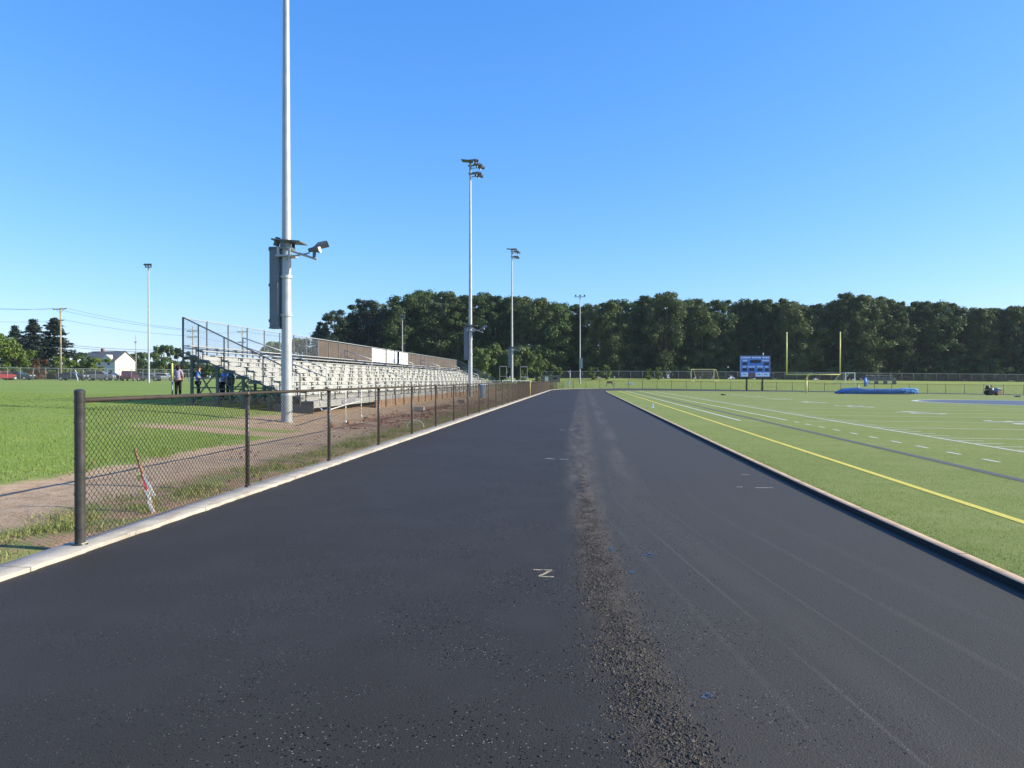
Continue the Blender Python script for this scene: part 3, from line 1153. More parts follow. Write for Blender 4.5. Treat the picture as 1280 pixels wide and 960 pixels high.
def light_pole(base, Hp, label, rb=.195, rt=.075, detail=2, box_side=-1, rz=0.0):
    t = thing('light_pole', label, 'light pole', base, rz, 'tall floodlight poles')
    n = 24 if detail == 2 else 14
    z0 = -.1
    mb = MB()
    k = 8
    for i in range(k):
        a, b = z0 + (Hp - z0) * i / k, z0 + (Hp - z0) * (i + 1) / k
        ra, rb_ = rb + (rt - rb) * i / k, rb + (rt - rb) * (i + 1) / k
        mb.tube((0, 0, a), (0, 0, b), ra, rb_, n, False)
    o = mb.build('pole', GALV, t)
    smooth_angle(o)
    # lower floodlight and visor at about 6.5 m
    zl = 6.35
    bx = MB().box((box_side * .38, 0, 4.70), (.35, .34, 2.80))
    bx.box((box_side * .38, -.178, 4.70), (.28, .012, 2.66)).box((box_side * .38, 0, 6.12), (.39, .38, .05)).box((box_side * .38, 0, 3.30), (.39, .38, .05))
    o = bx.build('driver_cabinet', CABM, t, bevel=.012)
    hd = MB().box((box_side * .26, -.19, 4.80), (.025, .02, .30))
    for z in (3.55, 4.8, 6.05): hd.box((box_side * .55, -.187, z), (.05, .016, .10))
    hd.build('cabinet_latch', ALUDK, o)
    cl = MB()
    for z in (3.75, 5.10):
        cl.tube((0, 0, z - .05), (0, 0, z + .05), rb * .93 + .02, rb * .93 + .02, 18).box((box_side * .19, 0, z), (.12, .10, .07)).tube((box_side * .16, -.16, z), (box_side * .16, .16, z), .018, .018, 8)
    cl.build('clamp_band', GALV, t)
    ms = MB().tube((.0, -.02, 6.080), (1.15, -.10, 5.680), .045, .038, 10).tube((.05, -.05, 5.780), (.85, -.05, 5.920), .03, .03, 8)
    ms.box((.0, 0, 5.820), (.62, .52, .06)).box((0, 0, 6.100), (.5, .46, .05)).box((-.2, -.25, 5.950), (.08, .05, .34)).box((.2, -.25, 5.950), (.08, .05, .34)).tube((.16, -.2, 5.650), (.16, -.2, 5.850), .03, .03, 8)
    ms.build('lamp_bracket', GALV, t)
    vz = MB()
    vs = [(-.42, -.36, 6.360), (.62, -.36, 6.260), (.62, .40, 6.260), (-.42, .40, 6.360)]
    vz.add([*vs, *[(x, y, z + .05) for x, y, z in vs]], [(3, 2, 1, 0), (4, 5, 6, 7), (0, 1, 5, 4), (1, 2, 6, 5), (2, 3, 7, 6), (3, 0, 4, 7)])
    vz.tube((-.38, 0, 6.200), (-.30, 0, 6.500), .11, .09, 12).box((-.05, -.30, 6.200), (.12, .03, .22)).box((.15, .25, 6.200), (.12, .03, .22))
    vz.build('sky_visor', LAMPM, t, bevel=.008)
    lm = MB()
    reflector(lm, (1.22, -.10, 6.080), (1, .05, .22), .19, .42)
    lm.box((1.05, -.1, 5.880), (.10, .08, .24))
    lo = lm.build('luminaire', LAMPM, t)
    MB().tube((1.22, -.10, 6.075), (1.235, -.10, 6.079), .17, .17, 16).build('lens', LENS, lo)
    # head at the top
    hd = MB().tube((0, 0, Hp - 1.0), (0, 0, Hp + .25), rt + .02, rt + .02, 12).box((.05, 0, Hp - .05), (.50, .16, .12)).box((.05, 0, Hp - .75), (.44, .14, .10)).tube((-.1, 0, Hp + .2), (-.1, 0, Hp + .5), .05, .03, 8)
    hd.build('head_frame', GALV2, t)
    for k, (x, y, z, s) in enumerate(((.15, -.55, .22, 1), (.55, .1, -.02, 1), (.85, .55, -.15, 1), (.50, -.3, -.85, 1), (.65, .35, -.95, 1))):
        lm = MB()
        reflector(lm, (x * .7 + .28, y * .75, Hp + z), (1, y * .3, -.32), .22, .45)
        lm.tube((.0, y * .5, Hp + z - .05), (x * .7 + .1, y * .75, Hp + z), .035, .03, 8)
        lo = lm.build('luminaire', LAMPM, t)
        MB().tube((x * .7 + .275, y * .75, Hp + z + .002), (x * .7 + .295, y * .75, Hp + z - .004), .20, .20, 16).build('lens', LENS, lo)
    top = MB()
    top.box((-.15, 0, Hp + .34), (1.25, .8, .05), 0, 0, Matrix.Rotation(.12, 3, 'Y'))
    top.build('top_visor', LAMPM, t)
    MB().tube((0, 0, -.02), (0, 0, .03), rb + .012, rb + .012, n).build('base_collar', GALV, t)
    return t


p1 = on_ground(358.5, 527)
light_pole((p1.x, p1.y, T(p1.x, p1.y)), 21.0, 'nearest and tallest looking floodlight pole with grey cabinet in front of the bleachers')
p2 = at_depth(588, 475, 65.6)
light_pole((p2.x, p2.y, T(p2.x, p2.y)), 20.5, 'floodlight pole rising past the far end of the bleachers', detail=1)
p3 = at_depth(640, 475, 110)
light_pole((p3.x, p3.y, T(p3.x, p3.y)), 20.5, 'floodlight pole just beyond the bleachers, between two pipe frames', detail=1)
p4 = at_depth(725, 480, 168)
p4.z = T(p4.x, p4.y)


def slim_pole(base, Hp, label, cross, rb=.14, box=False):
    t = thing('light_pole', label, 'light pole', base, 0, 'slim floodlight poles in the distance')
    o = MB().tube((0, 0, -.1), (0, 0, Hp), rb, rb * .5, 12).build('pole', GALV, t)
    smooth_angle(o)
    MB().box((0, 0, Hp), (cross, .14, .14)).tube((0, 0, Hp - .5), (0, 0, Hp + .1), rb * .7, rb * .7, 8).build('cross_arm', GALV2, t)
    for k in range(3):
        lm = MB()
        x = cross * (k - 1) * .38
        reflector(lm, (x, -.1, Hp + .30), (.2, -1, -.35), .18, .36)
        lm.box((x, 0, Hp + .16), (.07, .07, .24))
        lm.build('luminaire', LAMPM, t)
    if box:
        MB().box((.36, 0, 4.6), (.45, .35, 2.3)).box((.14, 0, 4.2), (.1, .1, .1)).box((.14, 0, 5.2), (.1, .1, .1)).build('driver_cabinet', ALU, t)
    return t


slim_pole((p4.x, p4.y, p4.z), 19.7, 'slim floodlight pole on the far grass, left of the goal post', 2.6, .17, True)
p5 = at_depth(186, 477, 100)
slim_pole((p5.x, p5.y, T(p5.x, p5.y)), 15.6, 'slim white floodlight pole on the lawn at the far left', 1.0, .15)
p6 = at_depth(503, 430, 118)
slim_pole((p6.x, p6.y, T(p6.x, p6.y)), 10.6, 'thin white floodlight pole behind the bleachers in front of the dark trees', .7, .10)

# ------------------------------------------------------------------ bleachers
BX, BY, BL = -11.0, 29.6, 68.0
BZ = T(-11.5, 30) - .03
bl = thing('bleacher', 'long white aluminium bleachers with ten rows and a brown slatted back', 'bleachers', (BX, BY, BZ))
NR = 10
RUN, RISE = .56, .215
zf = lambda i: .80 + RISE * i - BZ            # walking board, local height
zs = lambda i: zf(i) + .40
xr_ = lambda i: -RUN * i
for i in range(NR):
    mb = MB().box((xr_(i) - .26, BL / 2, zf(i) - .02), (.50, BL, .04))
    mb.build('foot_board', ALU, bl)
    mb = MB()
    for dx in (-.065, .065): mb.box((xr_(i) - .42 + dx, BL / 2, zs(i) - .02), (.122, BL + .02, .042))
    mb.build('seat', ALU, bl)
    if i < NR - 1: MB().box((xr_(i) - .525, BL / 2, zf(i) + RISE / 2 - .025), (.02, BL, RISE - .05)).build('riser', ALU, bl)
MB().box((.0, BL / 2, zf(0) - .15), (.03, BL, .26)).build('front_fascia', ALU, bl)
mb = MB()
for k in range(int(BL / 9.1)): mb.box((.03, 4.5 + 9.1 * k, zf(0) - .13), (.04, 1.9, .20))
mb.build('fascia_patch', simple('dull_blue_grey_panel', (.24, .25, .30), .6), bl)
# T shaped seat brackets: the 100 nearest as parts, the rest as one
bm_ = MB().box((0, 0, .17), (.045, .05, .34)).box((0, 0, .345), (.24, .055, .035)).box((0, 0, .012), (.20, .07, .024)).box((.06, 0, .24), (.10, .02, .03), 0, 0, Matrix.Rotation(.6, 3, 'Y')).mesh('seat_bracket', ALUDK)
brs = []
for i in range(NR):
    y = .25 + (i % 2) * .5
    while y < BL:
        brs.append((y, i))
        y += 1.83
brs.sort()
for y, i in brs[:98]: place('seat_bracket', bm_, bl, (xr_(i) - .42, y, zf(i)))
mb = MB()
for y, i in brs[98:]:
    o = Vector((xr_(i) - .42, y, zf(i)))
    mb.box(o + Vector((0, 0, .17)), (.05, .055, .34)).box(o + Vector((0, 0, .345)), (.24, .06, .035)).box(o + Vector((0, 0, .012)), (.20, .07, .024))
struct(mb.build('distant_seat_brackets', ALUDK, bl), 'stuff')
# steel under-frames
for k in range(20):
    y = .12 + k * (BL - .24) / 19
    if k == 0: y = .10
    mb = MB()
    for q, i in enumerate((1, 3, 5, 7, 9)):
        x = xr_(i) - .26
        g_ = T(BX + x, BY + y) - BZ - .02
        mb.box((x, y, (zf(i) - .14 + g_) / 2), (.11, .09, zf(i) - .14 - g_))
        mb.box((x, y, zf(i) - .11), (.62, .10, .09))
        mb.box((x, y, g_ + .03), (.34, .26, .06))
        if i > 1:
            a = Vector((xr_(i - 2) - .26, y, T(BX + xr_(i - 2), BY + y) - BZ + .15))
            b_ = Vector((x, y, zf(i) - .25))
            mb.tube(a, b_, .032, .032, 6)
            mb.tube((a.x, y + .04, g_ + .75 if i > 3 else g_ + .4), (x, y + .04, g_ + .75 if i > 3 else g_ + .4), .028, .028, 6)
            if i > 4: mb.tube((x, y + .03, g_ + .1), (a.x, y + .03, zf(i - 2) - .2), .03, .03, 6)
    mb.build('support_frame', FRAME, bl)
# plank ends and lower end panel facing the camera
for i in range(0, NR, 2):
    MB().box((xr_(i) - .26, -.025, zf(i) - .075), (.54, .05, .13)).box((xr_(i) - .42, -.03, zs(i) - .02), (.29, .06, .07)).build('end_cap', FRAME, bl)
MB().box((xr_(0) - .85, -.01, zf(0) - .30), (1.7, .03, .40)).build('end_panel', ALUDK, bl)  # dark steel colour paints the shade on this end face


def guard(y, name, sgn):
    mb = MB()
    x0, x9 = .05, xr_(9) - .55
    a0, a9 = zs(0) + .62, 4.30 - BZ
    mb.tube((x0 - .6, y, a0 + .1), (x9, y, a9), .030, .030, 8)
    mb.tube((x0 - .6, y, zf(0) + .06), (x9, y, zf(9) + .10), .030, .030, 8)
    for i in (1, 3, 6, 8):
        x = xr_(i) - .45
        t = (x - (x0 - .6)) / (x9 - (x0 - .6))
        mb.tube((x, y, zf(i) - .3), (x, y, a0 + .1 + (a9 - a0 - .1) * t), .028, .028, 8)
    mb.tube((x9, y, zf(9) - .5), (x9, y, a9 + .02), .034, .034, 8)
    mb.tube((x0 - .6, y, zf(0) - .2), (x0 - .6, y, a0 + .1), .028, .028, 8)
    o = mb.build(name, GUARDM, bl)
    wm = MB()
    for k in range(56):
        t = k / 55
        x = (x0 - .6) + (x9 - x0 + .6) * t
        zb, zt = zf(0) + .06 + (zf(9) - zf(0) + .04) * t, a0 + .1 + (a9 - a0 - .1) * t
        wm.tube((x, y, zb), (x + .05, y, zt), .0036, .0036, 3, False)
    for k in range(1, 14):
        t = k / 14
        wm.tube((x0 - .6, y, zf(0) + .06 + (a0 + .04 - zf(0)) * t), (x9, y, zf(9) + .1 + (a9 - zf(9) - .1) * t), .0036, .0036, 3, False)
    wm.build('guard_mesh', GALV, o)


guard(-.06, 'end_guard_rail', -1)
guard(BL + .06, 'end_guard_rail', 1)
# back fence: open mesh near, brown slats further on, three white sheets
XB = xr_(9) - .60
zt = 4.28 - BZ
zb = zs(9) - .05
bf = MB().tube((XB, 0, zt), (XB, BL, zt), .026, .026, 8).tube((XB, 0, zb - .05), (XB, BL, zb - .05), .026, .026, 8).build('back_rail', GALV, bl)
bpost = MB().tube((0, 0, zb - .9), (0, 0, zt + .03), .036, .036, 8).mesh('back_post', GUARDM, True)
nb = int(BL / 2.0)
for k in range(nb + 1): place('back_post', bpost, bl, (XB, k * BL / nb, 0))
BLINK = link_panel(2.0, zt - zb, .055, .0026, 'back_link_panel', GALV)
for k in range(8): place('back_mesh', BLINK, bl, (XB + .04, k * BL / nb, zb))
SHY = [(28.1, 32.2), (32.6, 36.2), (37.0, 40.3)]


def slats(y0, y1):
    mb = MB()
    y = y0
    while y < y1 - .02:
        mb.box((XB - .02, y + .045, (zt + zb) / 2 - .06), (.012, .082, zt - zb - .02))
        y += .09
    return mb.build('slatted_screen', SLAT, bl)


slats(16.1, 28.0)
slats(40.4, BL)
for a, b in SHY:
    o = MB().box((XB - .0, (a + b) / 2, (zt + zb) / 2 - .02), (.012, b - a, zt - zb - .10)).build('white_sheet', simple('white_vinyl_sheet', (.80, .80, .77), .5, 0, .04), bl)
    mb = MB()
    for q in (.33, .66): mb.tube((XB + .02, a, zb + (zt - zb) * q), (XB + .02, b, zb + (zt - zb) * q), .012, .012, 5)
    for q in (.25, .5, .75): mb.tube((XB + .02, a + (b - a) * q, zb), (XB + .02, a + (b - a) * q, zt - .08), .012, .012, 5)
    mb.build('sheet_batten', GALV, o)
# aisle rails
ar = MB()
for x0, x1, i0, i1 in ((XB + .25, xr_(6) - .1, 9, 6), (xr_(5) - .1, xr_(2) - .1, 5, 2)):
    z0, z1 = zf(i0) + 1.0, zf(i1) + 1.0
    ar.path([(x0, 0, zf(i0) - .02), (x0, 0, z0), (x1, 0, z1), (x1, 0, zf(i1))], .026, 8)
    ar.path([(x0, 0, z0 - .42), (x1, 0, z1 - .42)], .022, 8)
arm = ar.mesh('aisle_rail', GALV, True)
for y in (5.0, 20.5, 33.0, 45.0, 57.5): place('aisle_rail', arm, bl, (0, y, 0))
# front guard along the walkway
mb = MB()
for q in (.50, 1.02): mb.tube((.35, 8.0, zf(0) + q - .25), (.35, BL, zf(0) + q - .25), .022, .022, 6)
mb.build('front_rail', ALUDK, bl)
fpm = MB().tube((0, 0, -BZ + .02), (0, 0, zf(0) + .82), .036, .036, 8).mesh('front_post', ALUDK, True)
k = 0
y = 8.0
while y < BL:
    place('front_post', fpm, bl, (.35, y, 0))
    y += 2.05
# tan plank retaining face below the bleachers
mb = MB()
y = BY + 8.0
while y < BY + BL - 4:
    mb.box((BX + .30, y + .62, T(BX + .3, y) + .13 + .02 * random.random()), (.05, 1.22, .46))
    y += 1.25
tag(mb.build('retaining_boards', PLANK), 'row of tan retaining boards along the foot of the bleachers', 'retaining wall')

# white pipe handrail of the ramp
hr = [on_ground(409.5, 535), on_ground(432, 528), on_ground(451.5, 521)]
r0 = thing('ramp_handrail', 'thin white pipe handrail on the ramp in front of the bleachers', 'handrail', hr[0])
tops = []
for k, (p, py) in enumerate(zip(hr, (487, 487, 486))):
    d = (p - Vector((0, 0, EYE))).dot(_fw)
    tp = at_depth((409.5, 432, 451.5)[k], py, d)
    tops.append(tp - hr[0])
    MB().tube(p - hr[0] - Vector((0, 0, .05)), tp - hr[0], .021, .021, 8).tube(p - hr[0], p - hr[0] + Vector((0, 0, .05)), .06, .05, 8).build('post', WHITEP, r0, True)
mb = MB().path(tops, .021, 8)
d0 = (hr[0] - Vector((0, 0, EYE))).dot(_fw)
lp = [at_depth(x, y, d0) - hr[0] for x, y in ((399, 488), (400.5, 510), (403, 513), (409.5, 513), (432, 506.5))]
lp[-1] = at_depth(432, 506, (hr[1] - Vector((0, 0, EYE))).dot(_fw)) - hr[0]
lp.append(at_depth(452, 501, (hr[2] - Vector((0, 0, EYE))).dot(_fw)) - hr[0])
mb.path(lp, .021, 8)
mb.build('rail', WHITEP, r0, True)

# concrete rubble, bin, pipe frames
for k, (px, py, s, lab) in enumerate(((524, 513.5, .22, 'pale broken concrete block lying in the dirt behind the sixth fence post'), (577, 503, .22, 'pale concrete block near the retaining boards, further off than the other block'))):
    p = on_ground(px, py)
    mb = MB()
    n_ = [Vector((random.uniform(-.15, .15), random.uniform(-.15, .15), random.uniform(-.1, .1))) for _ in range(8)]
    mb.box((0, 0, s * .45), (s * 2.4, s * 1.4, s))
    mb.v = [tuple(Vector(v) + n_[i] * s) for i, v in enumerate(mb.v)]
    o = mb.build('concrete_block', KERB, None, bevel=.02, loc=p)
    tag(o, lab, 'concrete block', 'broken concrete blocks')
b = on_ground(602.3, 497.5)
t = thing('rubbish_bin', 'light blue barrel shaped rubbish bin beyond the fence near the second floodlight pole', 'bin', b)
BINB = simple('light_blue_plastic', (.13, .33, .58), .5, 0, .08, 4)
o = MB().tube((0, 0, 0), (0, 0, .1), .24, .27, 18).tube((0, 0, .1), (0, 0, 1.0), .27, .27, 18).build('barrel', BINB, t)
smooth_angle(o)
MB().tube((0, 0, .32), (0, 0, .36), .282, .282, 18).tube((0, 0, .68), (0, 0, .72), .282, .282, 18).build('rib', BINB, t)
MB().tube((0, 0, 1.0), (0, 0, 1.05), .29, .29, 18).tube((0, 0, 1.05), (0, 0, 1.16), .27, .12, 18).build('lid', BINB, t)
for x0, x1, y0, lab in ((624.5, 633, 458, 'tall pipe frame at the far end of the bleachers, left of the third light pole'), (650.5, 659, 458.5, 'tall pipe frame standing right of the third light pole before bright shrubs')):
    a, c = on_depth(x0, 112), on_depth(x1, 112)
    t = thing('pipe_portal', lab, 'pipe gate', a, 0, 'pipe frames beyond the bleachers')
    d = c - a
    zt_ = 1.7 + (474.5 - y0) * 112 / F - a.z
    MB().tube((0, 0, -.1), (0, 0, zt_), .035, .035, 8).build('post', GALV2, t)
    MB().tube((d.x, d.y, -.1), (d.x, d.y, zt_), .035, .035, 8).build('post', GALV2, t)
    MB().tube((0, 0, zt_), (d.x, d.y, zt_), .045, .045, 8).build('top_bar', GALV, t)
    MB().tube((0, 0, zt_ - 1.5), (d.x, d.y, zt_ - 1.5), .03, .03, 8).build('mid_bar', GALV, t)
a, c = on_depth(628, 116), on_depth(664, 116)
t = thing('pipe_rail', 'low white pipe rail running between the two tall pipe frames', 'rail', a)
d = c - a
MB().tube((0, 0, 1.15), (d.x, d.y, 1.15), .05, .05, 8).build('rail', WHITEP, t)
for q in (0, .5, 1): MB().tube((d.x * q, d.y * q, -.1), (d.x * q, d.y * q, 1.15), .045, .045, 8).build('post', WHITEP, t)


# ------------------------------------------------------------------ people
def skin_mesh(name, joints, edges, root, mat, parent, sub=1):
    """joints: {key: ((x,y,z), r)}"""
    keys = list(joints)
    me = bpy.data.meshes.new(name)
    me.from_pydata([joints[k][0] for k in keys], [(keys.index(a), keys.index(b)) for a, b in edges], [])
    me.materials.append(mat)
    o = bpy.data.objects.new(name, me)
    COL.objects.link(o)
    o.parent = parent
    m = o.modifiers.new('skin', 'SKIN')
    m.use_smooth_shade = True
    for i, k in enumerate(keys):
        r = joints[k][1]
        sv = me.skin_vertices[0].data[i]
        sv.radius = r if hasattr(r, '__len__') else (r, r)
        sv.use_root = (k == root)
    s = o.modifiers.new('sub', 'SUBSURF')
    s.levels = s.render_levels = sub
    return o


SKIN = simple('skin', (.46, .27, .19), .55, 0, .06, 20)


def person(loc, rz, label, shirt, legs, hair, pose='stand', bend=0.0, long_hair=True, Hs=1.0, white_cap=False):
    t = thing('person', label, 'person', loc, rz, 'people standing behind the bleachers')
    B = Matrix.Rotation(-bend, 4, 'X')
    hip = Vector((0, 0, .90))

    def U(x, y, z):
        v = Vector((x, y, z)) - hip
        return tuple((hip + (B @ v)) * Hs)
    def Lg(x, y, z): return tuple(Vector((x, y, z)) * Hs)
    st = .06 if pose == 'stride' else 0.0
    J = {'pelvis': (Lg(0, 0, .93), (.135, .105)), 'waist': (U(0, 0, 1.08), (.125, .095)), 'chest': (U(0, .01, 1.28), (.15, .11)), 'neck0': (U(0, 0, 1.43), (.07, .06)), 'neck': (U(0, .015, 1.50), .05), 'head': (U(0, .03, 1.60), (.075, .088)), 'crown': (U(0, .02, 1.69), (.055, .065))}
    E = [('pelvis', 'waist'), ('waist', 'chest'), ('chest', 'neck0'), ('neck0', 'neck'), ('neck', 'head'), ('head', 'crown')]
    arms = {'L': ((-.17, 0, 1.40), (-.235, -.01, 1.15), (-.20, .13, .98) if pose != 'work' else (-.12, .24, 1.10), (-.16, .20, .93) if pose != 'work' else (-.05, .36, 1.14)), 'R': ((.17, 0, 1.40), (.245, -.02, 1.15), (.23, .08, .93) if pose != 'work' else (.14, .24, 1.08), (.21, .12, .83) if pose != 'work' else (.07, .38, 1.10))}
    for s, (sh, el, wr, hd) in arms.items():
        J['sh' + s] = (U(*sh), .058)
        J['el' + s] = (U(*el), .043)
        J['wr' + s] = (U(*wr), .030)
        J['hd' + s] = (U(*hd), (.036, .022))
        E += [('neck0', 'sh' + s), ('sh' + s, 'el' + s), ('el' + s, 'wr' + s), ('wr' + s, 'hd' + s)]
    for s, q in (('L', -1), ('R', 1)):
        J['hip' + s] = (Lg(q * .085, 0, .86), .092)
        J['kn' + s] = (Lg(q * .095, .03 + st * q, .48), .060)
        J['an' + s] = (Lg(q * .10, 0 + st * 3 * q, .085), .042)
        J['to' + s] = (Lg(q * .115, .15 + st * 3 * q, .035), (.042, .030))
        E += [('pelvis', 'hip' + s), ('hip' + s, 'kn' + s), ('kn' + s, 'an' + s), ('an' + s, 'to' + s)]
    body = skin_mesh('body', J, E, 'pelvis', SKIN, t)
    g = .018
    W = lambda k, e=g: (J[k][0], tuple(x + e for x in (J[k][1] if hasattr(J[k][1], '__len__') else (J[k][1],) * 2)))
    mid = lambda a, b, f: tuple(Vector(J[a][0]).lerp(Vector(J[b][0]), f))
    sj = {'pelvis': W('pelvis', .03), 'waist': W('waist', .03), 'chest': W('chest', .025), 'neck0': W('neck0', .012)}
    se = [('pelvis', 'waist'), ('waist', 'chest'), ('chest', 'neck0')]
    for s in 'LR':
        sj['sh' + s] = W('sh' + s)
        sj['m' + s] = (mid('sh' + s, 'el' + s, .85), .060)
        se += [('neck0', 'sh' + s), ('sh' + s, 'm' + s)]
    skin_mesh('shirt', sj, se, 'pelvis', shirt, t)
    tj = {'pelvis': W('pelvis', .016)}
    te = []
    for s in 'LR':
        tj['hip' + s] = W('hip' + s)
        tj['kn' + s] = W('kn' + s, .022)
        tj['an' + s] = ((J['an' + s][0][0], J['an' + s][0][1], J['an' + s][0][2] + .02), .062)
        te += [('pelvis', 'hip' + s), ('hip' + s, 'kn' + s), ('kn' + s, 'an' + s)]
    skin_mesh('trousers', tj, te, 'pelvis', legs, t)
    for s in 'LR':
        a = Vector(J['an' + s][0])
        MB().ball(a + Vector((0, .07, -.045)), (.052, .14, .045), 10, 6).build('shoe', BLACKP, t, True)
    hm = MB()
    hc = Vector(U(0, .005, 1.66))
    hm.ball(hc, (.092, .100, .085), 14, 8, 0, .05)
    if long_hair: hm.ball(Vector(U(0, -.055, 1.56)), (.085, .055, .14), 12, 8, 0, .06)
    hm.build('hair', hair, t, True)
    hp = Vector(U(0, .03, 1.60))
    fwd = Vector(U(0, 1, 1.6)) - Vector(U(0, 0, 1.6))
    fwd.normalize()
    MB().ball(hp + fwd * .098, (.012, .018, .016), 8, 5).build('nose', SKIN, t, True)
    ey = MB()
    for q in (-.03, .03): ey.ball(hp + fwd * .086 + Vector((q, 0, .022)), (.011, .008, .007), 8, 5)
    ey.build('eyes', BLACKP, t, True)
    MB().ball(hp + fwd * .084 + Vector((0, 0, -.042)), (.024, .008, .006), 8, 5).build('mouth', simple('lip', (.33, .12, .11), .5), t, True)
    er = MB()
    for q in (-.082, .082): er.ball(hp + Vector((q, 0, 0)), (.012, .02, .03), 8, 5)
    er.build('ears', SKIN, t, True)
    if white_cap: MB().ball(hc + Vector((0, .01, .02)), (.098, .105, .075), 14, 8).box(hc + fwd * .12 + Vector((0, 0, -.01)), (.14, .10, .014)).build('cap', WHITEP, t, True)
    return t


CLO = lambda n, c: simple(n, c, .85, 0, .12, 9, .15)
pp = on_depth(222.5, 38.5)
person(pp, 0.25, 'person with dark hair seen from behind in a lilac grey top and black trousers', CLO('lilac_cloth', (.36, .30, .40)), CLO('black_cloth', (.018, .017, .020)), CLO('dark_hair', (.040, .022, .016)), 'stand', Hs=.98)
pp = on_depth(247.5, 38.0)
person(pp, -1.15, 'person in a blue top and dark trousers facing right between the bleacher legs', CLO('blue_cloth', (.10, .22, .55)), CLO('navy_cloth', (.030, .034, .048)), CLO('auburn_hair', (.085, .035, .022)), 'work', .05, Hs=.96)
pp = on_depth(277.5, 37.0)
person(pp, -.5, 'person in a blue shirt and white cap leaning forward under the bleachers', CLO('bright_blue_cloth', (.085, .24, .66)), CLO('charcoal_cloth', (.020, .022, .026)), CLO('grey_hair', (.30, .28, .26)), 'work', .45, False, Hs=.98, white_cap=True)
pp = on_depth(287, 37.6)
person(pp, .5, 'person in a dark teal jacket standing right beside the white capped person', CLO('teal_cloth', (.030, .10, .15)), CLO('brown_cloth', (.05, .035, .028)), CLO('brown_hair', (.06, .035, .022)), 'stand', .18, False, Hs=.92)
pp = on_depth(215.3, 36)
t = thing('marker_post', 'grey post with a bright yellow upper sleeve beside the person in lilac', 'post', pp)
MB().tube((0, 0, -.05), (0, 0, .95), .036, .036, 10).build('post_shaft', GALV2, t, True)
MB().tube((0, 0, .952), (0, 0, 1.75), .045, .045, 12).ball((0, 0, 1.75), (.045, .045, .02), 12, 5).build('yellow_sleeve', YELLOWP, t, True)

# ------------------------------------------------------------------ things on the field
pa, pb = at_depth(984, 480, 102), at_depth(1046, 480, 102)
cx = (pa.x + pb.x) / 2
gw = 7.11
gy_ = 105.2
g0 = Vector((cx + .1, gy_ + 0, T(cx, gy_) + .05))
cz = 2.42
t = thing('goal_post', 'yellow gooseneck football goal post on the far end line', 'goal post', g0)
zc = cz - g0.z
ht = 1.7 + (474.5 - 415) * 102 / F - cz
MB().tube((-gw / 2, 0, zc), (gw / 2, 0, zc), .085, .085, 12).build('crossbar', YELLOWP, t, True)
for s in (-1, 1): MB().tube((s * gw / 2, 0, zc - .085), (s * gw / 2, 0, zc + ht), .085, .080, 12).build('upright', YELLOWP, t, True)
neck = [(-.55, 1.9, -.1), (-.55, 1.9, zc - .75), (-.5, 1.75, zc - .42), (-.35, 1.3, zc - .14), (-.1, .5, zc), (0, .0, zc)]
neck = [(x * .2 - .3, y * .9, z) for x, y, z in neck]
MB().path(neck, .12, 14).build('gooseneck', YELLOWP, t, True)

sa = at_depth(925.9, 471, 125)
sb = at_depth(962.3, 471, 125)
sw = (sb - sa).length
dz_ = 125 / F
sbz = T(sa.x, sa.y)
t = thing('scoreboard', 'blue and white electronic scoreboard on two dark posts beyond the turf', 'scoreboard', ((sa.x + sb.x) / 2, (sa.y + sb.y) / 2, sbz), math.atan2(sb.y - sa.y, sb.x - sa.x))
zb0 = sa.z - sbz
hh = (471 - 445.2) * dz_
MB().box((0, .12, zb0 + hh / 2), (sw, .24, hh)).build('cabinet', BLUEP, t, bevel=.02)
pxs = lambda x: (x - 944.1) / 36.4 * sw
pys = lambda y: zb0 + (471 - y) * dz_
WT = simple('white_lettering', (.80, .84, .9), .5, 0, .05, 5)
LBLU = simple('light_blue_panel', (.62, .76, .9), .5, 0, .05, 5)
fr = MB()
for x in (-sw / 2 - .03, sw / 2 + .03): fr.box((x, .12, zb0 + hh / 2), (.06, .28, hh + .06))
fr.box((0, .12, zb0 + hh + .03), (sw + .12, .28, .06))
fr.build('frame', simple('pale_frame', (.30, .38, .52), .5), t)
hb = MB()
for k in range(24):
    x = -sw / 2 + .18 + k * (sw - .36) / 23
    if k % 9 == 8: continue
    hb.box((x, -.006, pys(447.0)), (.135, .012, .20 + .06 * (k % 3 == 0)))
hb.build('header_lettering', WT, t)
dk = MB()
for x0, x1, y0, y1 in ((928, 934, 453.0, 456.0), (937.8, 951, 450.0, 453.6), (955, 961, 453, 456.2), (928, 933.5, 460.2, 463.5), (936.5, 943, 460.2, 463.6), (947, 953, 460.6, 463.6), (956.5, 961, 460.4, 464)):
    MB().box(((pxs(x0) + pxs(x1)) / 2, -.012, (pys(y0) + pys(y1)) / 2), (pxs(x1) - pxs(x0), .03, pys(y0) - pys(y1))).build('digit_panel', BLACKP, t)
lt = MB()
for x0, x1, y in ((928.2, 934, 450.6), (952.5, 961, 450.6), (927.8, 933, 458.5), (934.8, 943.5, 458.5), (946.2, 953.8, 458.3), (956.2, 960.6, 458.5)):
    n = max(3, int((x1 - x0) / 1.35))
    for k in range(n):
        lt.box((pxs(x0 + (k + .5) * (x1 - x0) / n), -.006, pys(y)), (.11, .012, .23))
lt.build('caption_lettering', WT, t)
